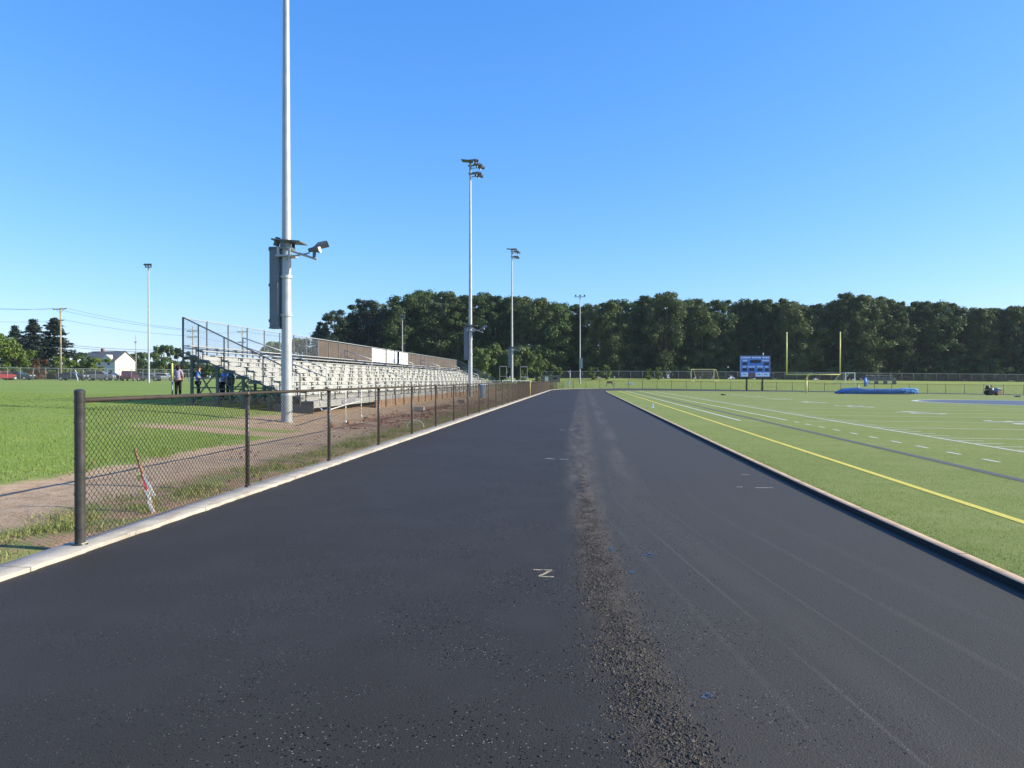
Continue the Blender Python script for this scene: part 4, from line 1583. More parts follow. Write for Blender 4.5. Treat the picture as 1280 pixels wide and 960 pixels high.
for x0, x1, m_, nm in ((926.6, 935, LBLU, 'sponsor_panel'), (935.4, 944, simple('brown_sponsor_panel', (.13, .085, .085), .6), 'sponsor_panel'), (944.4, 952.6, LBLU, 'sponsor_panel'), (953, 961.6, LBLU, 'sponsor_panel')):
    o = MB().box(((pxs(x0) + pxs(x1)) / 2, -.014, pys(468.2)), (pxs(x1) - pxs(x0), .03, 5.0 * dz_)).build(nm, m_, t)
    if m_ is LBLU: MB().box(((pxs(x0) + pxs(x1)) / 2, -.033, pys(468)), ((pxs(x1) - pxs(x0)) * .5, .008, .16)).build('panel_lettering', BLUEP, o)
for x in (933.6, 953.3): MB().box((pxs(x), .12, (zb0 - .1) / 2 - .05), (.22, .22, zb0 + .0)).build('post', simple('dark_post_steel', (.03, .032, .03), .6), t)
MB().tube((pxs(954.2), .1, zb0 + hh), (pxs(954.2), .1, zb0 + hh + .35), .03, .03, 6).ball((pxs(954.2), .1, zb0 + hh + .42), .13, 10, 7).build('horn', WHITEP, t, True)

# blue covered crash mat
a, c = at_depth(1055, 491, 98), at_depth(1148, 495, 98)
a.z, c.z = T(a.x, a.y) + .055, T(c.x, c.y) + .055
rz = math.atan2(c.y - a.y, c.x - a.x)
L = (c - a).length
t = thing('crash_mat', 'long low landing mat under a creased blue cover at the far side of the turf', 'mat', a, rz)
MATB = simple('blue_vinyl_cover', (.022, .088, .29), .4, 0, .2, 1.4)
MATL = simple('light_blue_vinyl_flap', (.14, .34, .66), .4, 0, .2, 2)
n, m = 60, 14


def lump(x, v):
    e = min(1, x / .9) * min(1, (L - x) / .5)
    h = (.62 + .18 * math.exp(-((x - 1.9) / .9) ** 2)) * max(0, e) ** .4
    h += .06 * mnoise.noise((x * 1.2, v * 1.5, 3)) + .04 * mnoise.noise((x * 4, v * 4, 3))
    return max(.02, h)


V, Fa = [], []
for i in range(n + 1):
    x = L * i / n
    ring = [(x, 0, 0), (x, -.06, .25), (x, -.02, lump(x, 0) * .85)]
    for j in range(m + 1):
        v = 2.8 * j / m
        ring.append((x, v, lump(x, v) * (1 if 0 < j < m else .93)))
    ring += [(x, 2.86, .25), (x, 2.82, 0)]
    V += ring
q = m + 1 + 5
for i in range(n):
    for j in range(q - 1): Fa.append((i * q + j, (i + 1) * q + j, (i + 1) * q + j + 1, i * q + j + 1))
mb = MB().add(V, Fa)
mb.add([V[j] for j in range(q)], [tuple(range(q))]).add([V[n * q + j] for j in range(q)], [tuple(range(q))])
mb.build('mat_cover', MATB, t, True)
mb = MB()
for k in range(26):
    x = L - 2.3 + random.random() * 2.1
    z = random.uniform(.1, .62)
    y = -.10 - random.random() * .08
    s = random.uniform(.2, .45)
    mb.box((x, y, z), (s, .03, s * .45), 0, 0, Matrix.Rotation(random.uniform(-.6, .6), 3, 'Y') @ Matrix.Rotation(random.uniform(-.5, .5), 3, 'X'))
mb.box((L - 1.0, .7, .70), (1.8, 1.4, .06), 0, 0, Matrix.Rotation(.05, 3, 'X'))
mb.build('loose_flap', MATL, t, bevel=.012)
p = t.matrix_world
o = MB().tube((0, 0, 0), (0, 0, .22), .10, .07, 10).tube((0, 0, .22), (0, 0, .28), .04, .04, 8).build('bottle', WHITEP, None, True, loc=a + Vector((math.cos(rz) * 2.2, math.sin(rz) * 2.2, .80)) + Vector((-math.sin(rz), math.cos(rz), 0)) * .6)
tag(o, 'small white jug standing on top of the blue crash mat', 'jug')

# ride-on roller at the far right edge
p = at_depth(1241, 496, 99)
p.z = T(p.x, p.y) + .055
t = thing('ride_on_roller', 'small ride-on roller with black drum and tan side at the far turf edge', 'roller', p, .1)
ORG = simple('tan_machine_paint', (.52, .30, .17), .5, 0, .1, 3)
NAVY = simple('navy_machine_paint', (.035, .085, .20), .4, 0, .1, 3)
MB().tube((-.50, -.5, .36), (-.50, .5, .36), .36, .36, 24).build('drum', RUBBER, t)
MB().tube((.62, -.5, .30), (.62, .5, .30), .30, .30, 24).build('drum', ORG, t)
MB().prism([(-.15, .38), (.95, .30), (.98, .72), (.75, .92), (.1, .98), (-.15, .8)], 'y', -.42, .42).build('body', NAVY, t, bevel=.03)
MB().prism([(.32, .42), (1.0, .34), (1.0, .60), (.35, .66)], 'y', -.45, .45).build('side_panel', ORG, t, bevel=.02)
MB().box((.62, 0, .86), (.62, .86, .16), 0, 0, Matrix.Rotation(.15, 3, 'Y')).build('water_tank', simple('pale_tank_plastic', (.62, .66, .68), .5), t, bevel=.04)
MB().box((-.55, 0, .86), (.62, .8, .22)).box((-.75, 0, 1.1), (.10, .6, .36)).build('seat', BLACKP, t, bevel=.03)
MB().ball((-.66, -.2, 1.22), .12, 10, 7).box((-.30, -.3, .78), (.30, .2, .26)).build('lamp', WHITEP, t, True)
MB().tube((-.1, 0, .9), (-.28, 0, 1.22), .025, .025, 8).tube((-.30, 0, 1.20), (-.26, 0, 1.26), .15, .15, 14).build('steering_wheel', BLACKP, t)
MB().box((.0, 0, .34), (.9, .5, .12)).build('chassis', BLACKP, t)
o = MB().ball((0, 0, .06), (.42, .3, .10), 12, 6, 0, .15).build('black_bag', BLACKP, None, True, loc=on_ground(1272.5, 496.3, .05))
tag(o, 'small flat black bag lying on the turf right of the roller', 'bag')
p = on_ground(815.6, 510, .05)
t = thing('sideline_pylon', 'small white pylon beside the yellow line', 'pylon', p)
MB().box((0, 0, .12), (.12, .12, .24)).build('pylon_body', WHITEP, t, bevel=.012)
MB().box((0, 0, .012), (.20, .20, .024)).build('pylon_base', WHITEP, t)
p = on_ground(904, 494, .05)
o = MB().box((0, 0, .05), (.5, .28, .1)).box((-.1, 0, .12), (.2, .2, .06)).build('equipment_bag', BLACKP, None, bevel=.03, loc=p)
tag(o, 'tiny dark bag on the turf near the row of yard numbers', 'bag')


# ------------------------------------------------------------------ grass berm: goals, fence, small things
def soccer_goal(x0, x1, D, py, label, mat, lean):
    a, c = on_depth(x0, D), on_depth(x1, D)
    t = thing('soccer_goal', label, 'soccer goal', a, math.atan2(c.y - a.y, c.x - a.x), 'soccer goals on the berm')
    W = (c - a).length
    h = 1.7 + (474.5 - py) * D / F - a.z
    for x in (0, W): MB().box((x, 0, h / 2), (.16, .14, h)).build('goal_upright', mat, t)
    MB().box((W / 2, 0, h + .06), (W + .16, .14, .14)).build('crossbar', mat, t)
    mb = MB()
    for x in (0, W): mb.path([(x, 0, h), (x + lean, .8, h - .05), (x + lean * 2.6, 2.2, .03), (x, 0, .05)], .04, 6)
    mb.tube((lean * 2.6, 2.2, .05), (W + lean * 2.6, 2.2, .05), .04, .04, 6)
    mb.build('back_stay', mat, t)
    nt = MB()
    for k in range(25):
        q = W * k / 24
        nt.tube((q, 0, h), (q + lean, .8, h - .05), .006, .006, 3, False).tube((q + lean, .8, h - .05), (q + lean * 2.6, 2.2, .05), .006, .006, 3, False)
    for k in range(11):
        z = .05 + (h - .1) * k / 10
        y = .8 + (2.2 - .8) * (1 - k / 10)
        e = lean * (1 + 1.6 * (1 - k / 10))
        nt.tube((e, y, z), (W + e, y, z), .006, .006, 3, False)
    nt.build('net', simple('net_twine', (.42, .40, .30), .8), t)
    return t


YG = simple('straw_yellow_paint', (.62, .55, .26), .5, 0, .08, 3)
soccer_goal(864, 892.5, 181, 461.9, 'yellow framed soccer goal on top of the berm left of the scoreboard', YG, .75)
soccer_goal(1057, 1068.5, 168, 466.3, 'smaller white soccer goal on the berm behind the goal post', WHITEP, -.9)
# silver chain link fence in front of the wood
A = on_depth(640, 186)
Bq = on_depth(1400, 196)
A = on_depth(668, 190)
t = thing('wood_edge_fence', 'tall silver chain link fence running along the edge of the wood', 'fence', (A.x, A.y, 0))
d = Bq - A
n = int(d.length / 3.05)
rl = MB()
npost = 0
FH = 2.0
spm = MB().tube((0, 0, -.2), (0, 0, FH), .035, .035, 6).mesh('silver_post', GALV2, True)
V, Fa = [], []
pts = []
for k in range(n + 1):
    x, y = d.x * k / n, d.y * k / n
    z = T(A.x + x, A.y + y)
    pts.append((x, y, z))
    if k < 98: place('post', spm, t, (x, y, z))
for a, c in zip(pts[:-1], pts[1:]): rl.tube((a[0], a[1], a[2] + FH - .03), (c[0], c[1], c[2] + FH - .03), .035, .035, 6)
rl.build('top_rail', GALV, t)
V = [(x, y, z + h) for x, y, z in pts for h in (.05, FH - .05)]
Fa = [(2 * i, 2 * i + 2, 2 * i + 3, 2 * i + 1) for i in range(len(pts) - 1)]
MB().add(V, Fa).build('link_mesh', LINK, t)
# little things on the berm
a = on_depth(762, 150)
t = thing('timber_bench', 'weathered timber bench with pale ends on the grass slope', 'bench', a)
for x in (-.62, .62): MB().box((x, 0, .35), (.14, .45, .7)).build('bench_end', simple('pale_bench_end', (.45, .36, .32), .7), t)
MB().box((0, -.02, .46), (1.1, .42, .06)).build('seat', WOOD, t)
MB().box((0, .22, .75), (1.1, .05, .40)).build('backrest', WOOD, t)
a = on_depth(788.5, 158)
t = thing('cooler_box', 'low pale cooler box on the grass slope right of the bench', 'box', a)
MB().box((0, 0, .2), (.9, .5, .38)).build('box_body', WHITEP, t, bevel=.03)
MB().box((0, 0, .43), (.94, .54, .07)).build('lid', WHITEP, t, bevel=.02)
a = on_depth(711, 150)
t = thing('white_pedestal', 'short white pedestal box beside a thin grey post on the grass', 'pedestal', a)
MB().box((0, 0, .5), (.42, .36, 1.0)).build('pedestal_body', WHITEP, t, bevel=.03)
MB().box((0, 0, 1.03), (.48, .42, .06)).build('pedestal_cap', WHITEP, t)
a = on_depth(712.5, 152)
o = MB().tube((0, 0, -.1), (0, 0, 3.2), .06, .05, 8).box((0, 0, 3.2), (.14, .14, .05)).build('grey_post', GALV, None, True, loc=a)
tag(o, 'thin grey post rising behind the white pedestal', 'post')
a = on_depth(688, 176)
t = thing('dugout_shed', 'low brown shed with a flat roof at the edge of the wood', 'shed', a, .05)
SH = simple('brown_board_wall', (.20, .165, .14), .8, 0, .15, 2)
MB().box((0, 1.2, .75), (4.6, 2.4, 1.5)).build('wall', SH, t)
MB().box((0, 1.1, 1.56), (4.9, 2.9, .12)).build('roof', GALV2, t)
MB().box((-.9, -.012, .72), (.8, .03, 1.3)).build('door', WHITEP, t)
MB().box((1.1, -.012, .95), (1.0, .03, .5)).build('window', GLASS, t)
a = on_depth(1081.5, 160)
t = thing('padded_post', 'blue padded post with a pale side board on the berm', 'post', a)
MB().tube((0, 0, -.1), (0, 0, 1.9), .25, .25, 16).build('pad', BLUEP, t, True)
MB().box((.52, 0, .72), (.34, .2, 1.3)).build('side_board', LBLU, t, bevel=.02)
a = on_depth(1103, 172)
t = thing('small_grandstand', 'small grey aluminium stand with white plank ends by the wood fence', 'stand', a)
for i in range(4):
    MB().box((0, i * .6, .45 + .28 * i), (6.2, .28, .06)).build('seat', ALU, t)
    MB().box((0, i * .6 - .25, .15 + .28 * i), (6.2, .26, .05)).build('foot_board', ALU, t)
for x in (-3, -1, 1, 3): MB().box((x, .9, .35), (.08, 2.2, .7)).box((x, 1.95, .9), (.08, .08, 1.8)).build('support_frame', GALV2, t)
MB().tube((-3.1, 2.05, 2.0), (3.1, 2.05, 2.0), .03, .03, 6).tube((-3.1, 2.05, 1.6), (3.1, 2.05, 1.6), .03, .03, 6).build('back_rail', GALV, t)

# ------------------------------------------------------------------ left background: fence, cars, house, poles
A, Bq = on_depth(-40, 112), on_depth(236, 122)
t = thing('lawn_edge_fence', 'silver chain link fence at the far edge of the lawn before parked cars', 'fence', (A.x, A.y, 0))
d = Bq - A
n = 18
pts = []
for k in range(n + 1):
    x, y = d.x * k / n, d.y * k / n
    pts.append((x, y, T(A.x + x, A.y + y)))
    place('post', spm, t, (x, y, pts[-1][2]))
rl = MB()
for a, c in zip(pts[:-1], pts[1:]): rl.tube((a[0], a[1], a[2] + FH - .03), (c[0], c[1], c[2] + FH - .03), .03, .03, 6)
rl.build('top_rail', GALV, t)
MB().add([(x, y, z + h) for x, y, z in pts for h in (.05, FH - .05)], [(2 * i, 2 * i + 2, 2 * i + 3, 2 * i + 1) for i in range(len(pts) - 1)]).build('link_mesh', LINK, t)


def car(px, D, rz, paint, label, kind='suv'):
    p = on_depth(px, D)
    t = thing('parked_car', label, 'car', p, rz, 'cars parked behind the lawn fence')
    if kind == 'suv': prof, win, Lc = [(-2.3, .35), (2.3, .35), (2.35, .8), (2.15, 1.05), (1.15, 1.15), (.55, 1.68), (-1.95, 1.72), (-2.25, 1.2), (-2.35, .8)], [(1.0, 1.17), (.5, 1.60), (-1.85, 1.63), (-2.1, 1.18)], 2.3
    else: prof, win, Lc = [(-2.25, .30), (2.25, .30), (2.3, .65), (2.1, .88), (1.05, .95), (.35, 1.40), (-1.0, 1.43), (-1.75, 1.0), (-2.25, .95), (-2.3, .6)], [(.92, .97), (.32, 1.34), (-.95, 1.36), (-1.6, 1.0)], 2.25
    MB().prism(prof, 'y', -.88, .88).build('body', paint, t, bevel=.06)
    for s in (-1, 1): MB().prism(win, 'y', s * .885 - .01, s * .885 + .01).build('window', GLASS, t)
    a, c = win[0], win[1]
    MB().add([(a[0] + .12, -.78, a[1]), (a[0] + .12, .78, a[1]), (c[0] + .12, .70, c[1]), (c[0] + .12, -.70, c[1]), (a[0] + .05, -.78, a[1]), (a[0] + .05, .78, a[1]), (c[0] + .05, .70, c[1]), (c[0] + .05, -.70, c[1])], [(0, 1, 2, 3), (7, 6, 5, 4), (0, 4, 5, 1), (1, 5, 6, 2), (2, 6, 7, 3), (3, 7, 4, 0)]).build('windscreen', GLASS, t)
    for x in (-1.4, 1.4):
        for s in (-1, 1):
            w = MB().tube((x, s * .72, .34), (x, s * .93, .34), .34, .34, 16).build('wheel', RUBBER, t)
            MB().tube((x, s * .90, .34), (x, s * .945, .34), .20, .20, 12).build('rim', GALV, w)
    for s in (-1, 1):
        MB().box((2.28, s * .62, .78), (.14, .34, .16)).build('headlight', LENS, t)
        MB().box((-2.28, s * .72, .95), (.14, .18, .34)).build('tail_light', simple('red_lamp', (.35, .02, .02), .3), t)
    return t


cp = lambda n, c: simple(n, c, .22, .15, .05, 3, .6)
MAROON, NAVYC, GREYC, WHITEC, REDC = cp('maroon_car_paint', (.085, .035, .055)), cp('navy_car_paint', (.03, .04, .07)), cp('grey_car_paint', (.14, .15, .17)), cp('white_car_paint', (.62, .62, .6)), cp('red_car_paint', (.22, .03, .04))
car(163, 127, 1.9, MAROON, 'dark maroon car parked in front of the white house gable')
car(22, 124, .25, NAVYC, 'dark blue car parked behind the fence below the light green tree', 'sedan')
car(4, 122, 1.3, REDC, 'dark red car at the very edge behind the lawn fence', 'sedan')
car(90, 127, .2, NAVYC, 'dark car parked just right of the tall timber utility pole', 'sedan')
car(125, 130, .3, GREYC, 'grey car with a pale roof load left of the white house', 'suv')
car(139, 134, .1, MAROON, 'dark red low car half hidden under the house eave side', 'sedan')
car(187, 132, .2, GREYC, 'grey low car right of the slim white floodlight pole', 'sedan')
car(206, 134, .15, WHITEC, 'white low car near the person in lilac behind the fence', 'sedan')
a = on_depth(57.5, 110)
o = MB().box((0, 0, .9), (.08, .06, 1.8), 0, 0, Matrix.Rotation(.0, 3, 'Y')).tube((0, 0, 1.75), (.25, 0, 1.2), .03, .03, 6).build('leaning_board', WHITEP, None, loc=on_depth(97.5, 111))
o.rotation_euler = (0, -.28, 0)
tag(o, 'white leaning stake in front of the fence right of the timber pole', 'stake')

hp = on_depth(136, 218)
hrz = math.radians(-11)
t = thing('house', 'white gabled house with a dark grey roof beyond the car park', 'house', (hp.x, hp.y, hp.z - .2), hrz)
SID = simple('white_siding', (.50, .49, .47), .6, 0, .05, .8)
ROOF = simple('grey_shingle', (.115, .115, .125), .85, 0, .15, 1)
W, Lh, eh, rh = 7.6, 12.0, 5.2, 7.9
MB().prism([(-W / 2, 0), (W / 2, 0), (W / 2, eh), (0, rh), (-W / 2, eh)], 'x', -Lh / 2, Lh / 2).build('wall', SID, t)
for s in (-1, 1):
    sl = math.atan2(rh - eh, W / 2)
    ln = math.hypot(rh - eh, W / 2) + .5
    MB().box((0, s * (W / 4 + .12), (eh + rh) / 2 + .04), (Lh + .6, ln, .16), 0, 0, Matrix.Rotation(-s * sl, 3, 'X')).build('roof', ROOF, t)
for x, y, z in ((-4.5, -1, 1.2), (-1.5, -1, 1.2), (2.0, -1, 1.2), (4.6, -1, 1.2), (-3, -1, 3.9), (.5, -1, 3.9), (3.8, -1, 3.9)):
    w = MB().box((x, -W / 2 - .02, z + .65), (1.0, .06, 1.3)).build('window', GLASS, t)
    MB().box((x, -W / 2 - .03, z + 1.34), (1.2, .07, .1)).box((x, -W / 2 - .03, z - .05), (1.2, .07, .1)).box((x - .55, -W / 2 - .03, z + .65), (.1, .07, 1.5)).box((x + .55, -W / 2 - .03, z + .65), (.1, .07, 1.5)).build('frame', WHITEP, w)
MB().box((-2.5, .3, rh + .3), (.8, .6, 1.6)).build('chimney', simple('brick_chimney', (.25, .12, .09), .9), t)
MB().prism([(-1.6, 0), (1.6, 0), (1.6, .9), (0, 2.0), (-1.6, .9)], 'y', -W / 2 - .2, -W / 4 + 1.4).build('dormer', SID, t, loc=(3.0, 0, 5.0))


def utility_pole(px, D, top_py, arms, label, mat, r=.16):
    p = on_depth(px, D)
    h = 1.7 + (474.5 - top_py) * D / F - p.z
    t = thing('utility_pole', label, 'utility pole', p, 0, 'timber utility poles')
    MB().tube((0, 0, -.2), (0, 0, h), r, r * .68, 12).build('pole', mat, t, True)
    for py, w in arms:
        z = 1.7 + (474.5 - py) * D / F - p.z
        ca = MB().box((0, -.18, z), (w, .12, .16), -.25).tube((-w * .25, -.18, z - .05), (0, -.14, z - .65), .025, .025, 6).tube((w * .25, -.18, z - .05), (0, -.14, z - .65), .025, .025, 6).build('crossarm', mat, t)
        ins = MB()
        for q in (-.46, -.2, .2, .46): ins.tube((w * q, -.18 - w * q * .25, z + .08), (w * q, -.18 - w * q * .25, z + .30), .06, .04, 8)
        ins.build('insulator', GALV2, ca)
    return p, h


up1 = utility_pole(76, 140, 384.5, ((386.5, 3.6), (400.5, 2.4)), 'tall timber utility pole with two crossarms left of the white house', POLEW, .19)
up2 = utility_pole(241, 150, 408, ((414, 2.6), (421.5, 2.6)), 'timber utility pole seen through the near end guard of the bleachers', POLEW)
up3 = utility_pole(303, 160, 411, ((415, 2.4), (428, 2.0)), 'timber utility pole seen through the open back mesh of the bleachers', POLEW)
up4 = utility_pole(170, 200, 419, ((428, .8),), 'slim grey utility pole rising right behind the white house', simple('grey_pole_wood', (.30, .30, .31), .8), .13)


def wire(pts, sag, label, r=.022):
    W_ = []
    for a, b in zip(pts[:-1], pts[1:]):
        for k in range(14):
            s = k / 14
            v = Vector(a).lerp(Vector(b), s)
            v.z -= sag * 4 * s * (1 - s)
            W_.append(v)
    W_.append(Vector(pts[-1]))
    o = MB().path(W_, r, 5).build('overhead_wire', BLACKP)
    tag(o, label, 'wire', 'overhead wires between the utility poles')


for dx, py0, py1, py2, py3, lab in ((-1.4, 381.0, 385.5, 413, 414, 'uppermost overhead wire on the left end of the top crossarm'), (1.4, 380.5, 385.5, 413, 414, 'upper overhead wire on the right end of the top crossarm'), (.9, 398.5, 400, 420.5, 427, 'overhead wire carried by the lower crossarm'), (.1, 426.5, 430, 437, 440, 'thick low overhead cable below the crossarms'), (.2, 428.5, 432.5, 440, 442, 'lowest overhead cable just under the thick one')):
    pts = [at_depth(-60, py0, 135) + Vector((dx, 0, 0)), at_depth(76, py1, 140) + Vector((dx, -.2, 0)), at_depth(241, py2, 150) + Vector((dx * .8, -.2, 0)), at_depth(303, py3, 160) + Vector((dx * .7, -.2, 0)), at_depth(420, py3 + 10, 185)]
    wire(pts, .5, lab, .032 if py0 > 420 else .020)


# ------------------------------------------------------------------ trees
def leaf_cloud(centres, radii, n, size, squash=.8, up=.35, shell=.35):
    """leaf-sized quads spread through many small clumps"""
    C_ = np.repeat(np.array(centres), n, 0)
    R_ = np.repeat(np.array(radii), n)
    m = len(C_)
    d = rng.normal(size=(m, 3))
    d /= np.linalg.norm(d, axis=1)[:, None]
    rr = shell + (1.08 - shell) * rng.random(m) ** .6
    stray = rng.random(m) < .30
    rr[stray] *= rng.uniform(1.0, 1.45, stray.sum())
    P = C_ + d * (R_ * rr)[:, None] * np.array([1, 1, squash])
    nn = d + rng.normal(size=(m, 3)) * .55 + np.array([0, 0, up])
    nn /= np.linalg.norm(nn, axis=1)[:, None]
    t = np.cross(nn, rng.normal(size=(m, 3)))
    t /= np.linalg.norm(t, axis=1)[:, None] + 1e-9
    b = np.cross(nn, t)
    s = size * rng.uniform(.55, 1.25, m)[:, None]
    V = np.stack([P - t * s - b * s * .35, P + t * s * .2 - b * s * .7, P + t * s + b * s * .25, P - t * s * .15 + b * s * .7], 1).reshape(-1, 3)
    Fa = np.arange(m * 4).reshape(m, 4)
    return V, Fa


def broadleaf(name, h, w, mat, seed, nl=34, nleaf=150, base=.10, size=.26, taper=1.0):
    random.seed(seed)
    cs, rs = [], []
    k = 0
    while len(cs) < nl and k < 4000:
        k += 1
        t = base + (1 - base) * random.random() ** .85
        e = max(.05, 1 - ((t - .52) / .56) ** 2) ** .5
        if t < .3: e *= .72
        a = random.uniform(0, 2 * PI)
        q = random.random() ** .45
        r = w * random.uniform(.065, .145) * (1.15 if t < .75 else .85)
        R = max(0, w / 2 * e - r * .55) * q * random.uniform(.85, 1.12)
        c = (R * math.cos(a), R * math.sin(a), min(t * h, h - r * .7))
        if any(math.dist(c, o) < .52 * r for o in cs): continue
        cs.append(c)
        rs.append(r)
    V, Fa = leaf_cloud(cs, rs, nleaf, size)
    cm = raw_mesh(name + '_crown', V, Fa, mat)
    tb = MB()
    r0 = .020 * h + .06
    lean = Vector((random.uniform(-.3, .3), random.uniform(-.3, .3), 0))
    zz = [-.3, .02 * h, .25 * h, .5 * h, .78 * h]
    pts = [Vector((0, 0, z)) + lean * (z / h) * 2 for z in zz]
    rad = [r0 * 1.5, r0, r0 * .8, r0 * .55, r0 * .2]
    for i in range(4): tb.tube(pts[i], pts[i + 1], rad[i], rad[i + 1], 8, False)
    for c in cs[::3]:
        c = Vector(c)
        z = max(.15 * h, c.z - random.uniform(.12, .25) * h)
        s = Vector((0, 0, z)) + lean * (z / h) * 2
        m_ = s.lerp(c, .5) + Vector((0, 0, -.03 * h))
        tb.tube(s, m_, r0 * .32, r0 * .2, 5, False).tube(m_, c, r0 * .2, r0 * .06, 5, False)
    tm = tb.mesh(name + '_trunk', BARK, True)
    return tm, cm


def conifer(name, h, w, mat, seed, levels=22, open_=.0, base=.06, size=.20):
    random.seed(seed)
    cs, V, Fa = [], [], []
    tb = MB().tube((0, 0, -.3), (0, 0, h * .55), .016 * h + .05, .010 * h, 8, False).tube((0, 0, h * .55), (0, 0, h), .010 * h, .01, 8, False)
    P, N_ = [], []
    for k in range(levels):
        t = base + (1 - base) * k / levels
        if open_ and random.random() < open_ * (1 - t): continue
        L = w / 2 * (1 - t) ** .8 * random.uniform(.8, 1.12) + .12
        nb_ = random.randint(6, 9)
        a0 = random.uniform(0, 2 * PI)
        for j in range(nb_):
            a = a0 + 2 * PI * j / nb_ + random.uniform(-.25, .25)
            l = L * random.uniform(.6, 1.1)
            z = t * h + random.uniform(-.02, .02) * h
            d = Vector((math.cos(a), math.sin(a), 0))
            e = Vector((0, 0, z)) + d * l + Vector((0, 0, -.16 * l + random.uniform(-.05, .12) * l))
            s = Vector((0, 0, z))
            tb.tube(s, e, .03 + .004 * l, .008, 4, False)
            m = int(18 + 26 * l)
            for q in range(m):
                u = random.random() ** .6
                p = s.lerp(e, u) + Vector((random.gauss(0, .10 + .10 * l * (1.1 - u)), random.gauss(0, .10 + .10 * l * (1.1 - u)), random.gauss(-.05, .10)))
                P.append(p)
    P = np.array([tuple(p) for p in P])
    m = len(P)
    nn = rng.normal(size=(m, 3)) * .6 + np.array([0, 0, .8])
    nn /= np.linalg.norm(nn, axis=1)[:, None]
    t_ = np.cross(nn, rng.normal(size=(m, 3)))
    t_ /= np.linalg.norm(t_, axis=1)[:, None]
    b = np.cross(nn, t_)
    s = size * rng.uniform(.6, 1.3, m)[:, None]
    V = np.stack([P - t_ * s, P - b * s * .4, P + t_ * s, P + b * s * .4], 1).reshape(-1, 3)
    return tb.mesh(name + '_trunk', BARK, True), raw_mesh(name + '_crown', V, np.arange(m * 4).reshape(m, 4), mat)


OAKS = [broadleaf('oak', 20, w_, OAK if i % 2 else OAK2, 100 + i, 100, 170, .05, .20) for i, w_ in enumerate((9.0, 10.5, 8.4, 11, 9.6, 8.8, 10))]
PINES = [conifer('pine', 19, 10.5, PINE, 300 + i, 34, .06, .02, .34) for i in range(3)]
MIDB = [broadleaf('bush', 5, 5.0, MIDG, 480 + i, 30, 150, .02, .16) for i in range(3)]
PINEB = [broadleaf('broad_pine', 19, 9.0, PINE, 490 + i, 90, 170, .02, .20) for i in range(2)]
BUSHES = [broadleaf('bush', 5, 5.0, BUSH, 400 + i, 22, 150, .02, .17) for i in range(3)]
LIGHTT = [broadleaf('light_tree', 8, 8.0, BUSH, 420 + i, 34, 170, .08, .20) for i in range(2)]
UNDER = [broadleaf('thicket', 7, 7.5, OAK2, 440 + i, 26, 150, .02, .24) for i in range(2)]
RUSTB = broadleaf('copper_bush', 4, 4.5, RUST, 460, 20, 130, .02, .16)
SPR = [conifer('spruce', 12, 8.2, SPRUCE, 470 + i, 26, (.0, .45)[i], .05, .22) for i in range(2)]


def tree(name, tm, cm, loc, s, rz, label, group=None, h0=1.0):
    t = thing(name, label, 'tree' if 'shrub' not in name and 'hedge' not in name and 'thicket' not in name else 'shrub', loc, rz, group)
    t.scale = s if hasattr(s, '__len__') else (s, s, s)
    place('trunk', tm, t)
    place('crown', cm, t)
    return t


random.seed(11)
cs, rs = [], []
for i in range(420):
    x = random.uniform(400, 1420)
    p = on_depth(x, random.uniform(228, 246))
    r = random.uniform(1.3, 2.4)
    cs.append((p.x, p.y, p.z + random.random() ** 1.3 * (9.5 if x > 470 else 6) + .3))
    rs.append(r)
V, Fa = leaf_cloud(cs, rs, 170, .42)
struct(place('deep_wood', raw_mesh('deep_wood', V, Fa, OAK2)), 'stuff', 'dark mass of foliage deep inside the wood behind the rows of trees')
cs, rs = [], []
for i in range(260):
    p = on_depth(random.uniform(-140, 420), random.uniform(285, 305))
    cs.append((p.x, p.y, p.z + random.random() * 5.5))
    rs.append(random.uniform(1.2, 2.2))
V, Fa = leaf_cloud(cs, rs, 120, .42)
struct(place('distant_woodland', raw_mesh('distant_woodland', V, Fa, OAK2)), 'stuff', 'low far wood on the horizon beyond the car park')
TOPX = [300, 395, 425, 440, 465, 480, 500, 520, 535, 560, 590, 600, 640, 680, 700, 720, 760, 800, 835, 860, 890, 920, 950, 985, 1010, 1040, 1066, 1082, 1100, 1150, 1200, 1225, 1260, 1280, 1400]
TOPY = [420, 402, 383, 389, 368, 386, 371, 360, 357, 369, 364, 366, 369, 368, 376, 379, 374, 372, 365, 372, 376, 374, 371, 371, 378, 380, 364, 364, 371, 375, 378, 383, 384, 380, 382]
LAND = [(418, 'the first brown slats of the bleacher back'), (503, 'the thin pole behind the bleachers'), (588, 'the pole at the far bleacher end'), (640, 'the floodlight pole between the pipe frames'), (725, 'the slim pole on the far grass'), (880, 'the yellow soccer goal'), (944, 'the scoreboard'), (1015, 'the football goal post'), (1100, 'the blue crash mat'), (1240, 'the ride-on roller')]
ORD = ['first', 'second', 'third', 'fourth', 'fifth', 'sixth', 'seventh']
front = []
x = 398.0
while x < 1330:
    front.append(x)
    x += random.uniform(19, 27)
cnt = {}
for x in sorted(front, key=lambda q: q):
    lx, ln = min(LAND, key=lambda l: abs(l[0] - x))
    side = 'left' if x < lx else 'right'
    cnt.setdefault((ln, side), []).append(x)
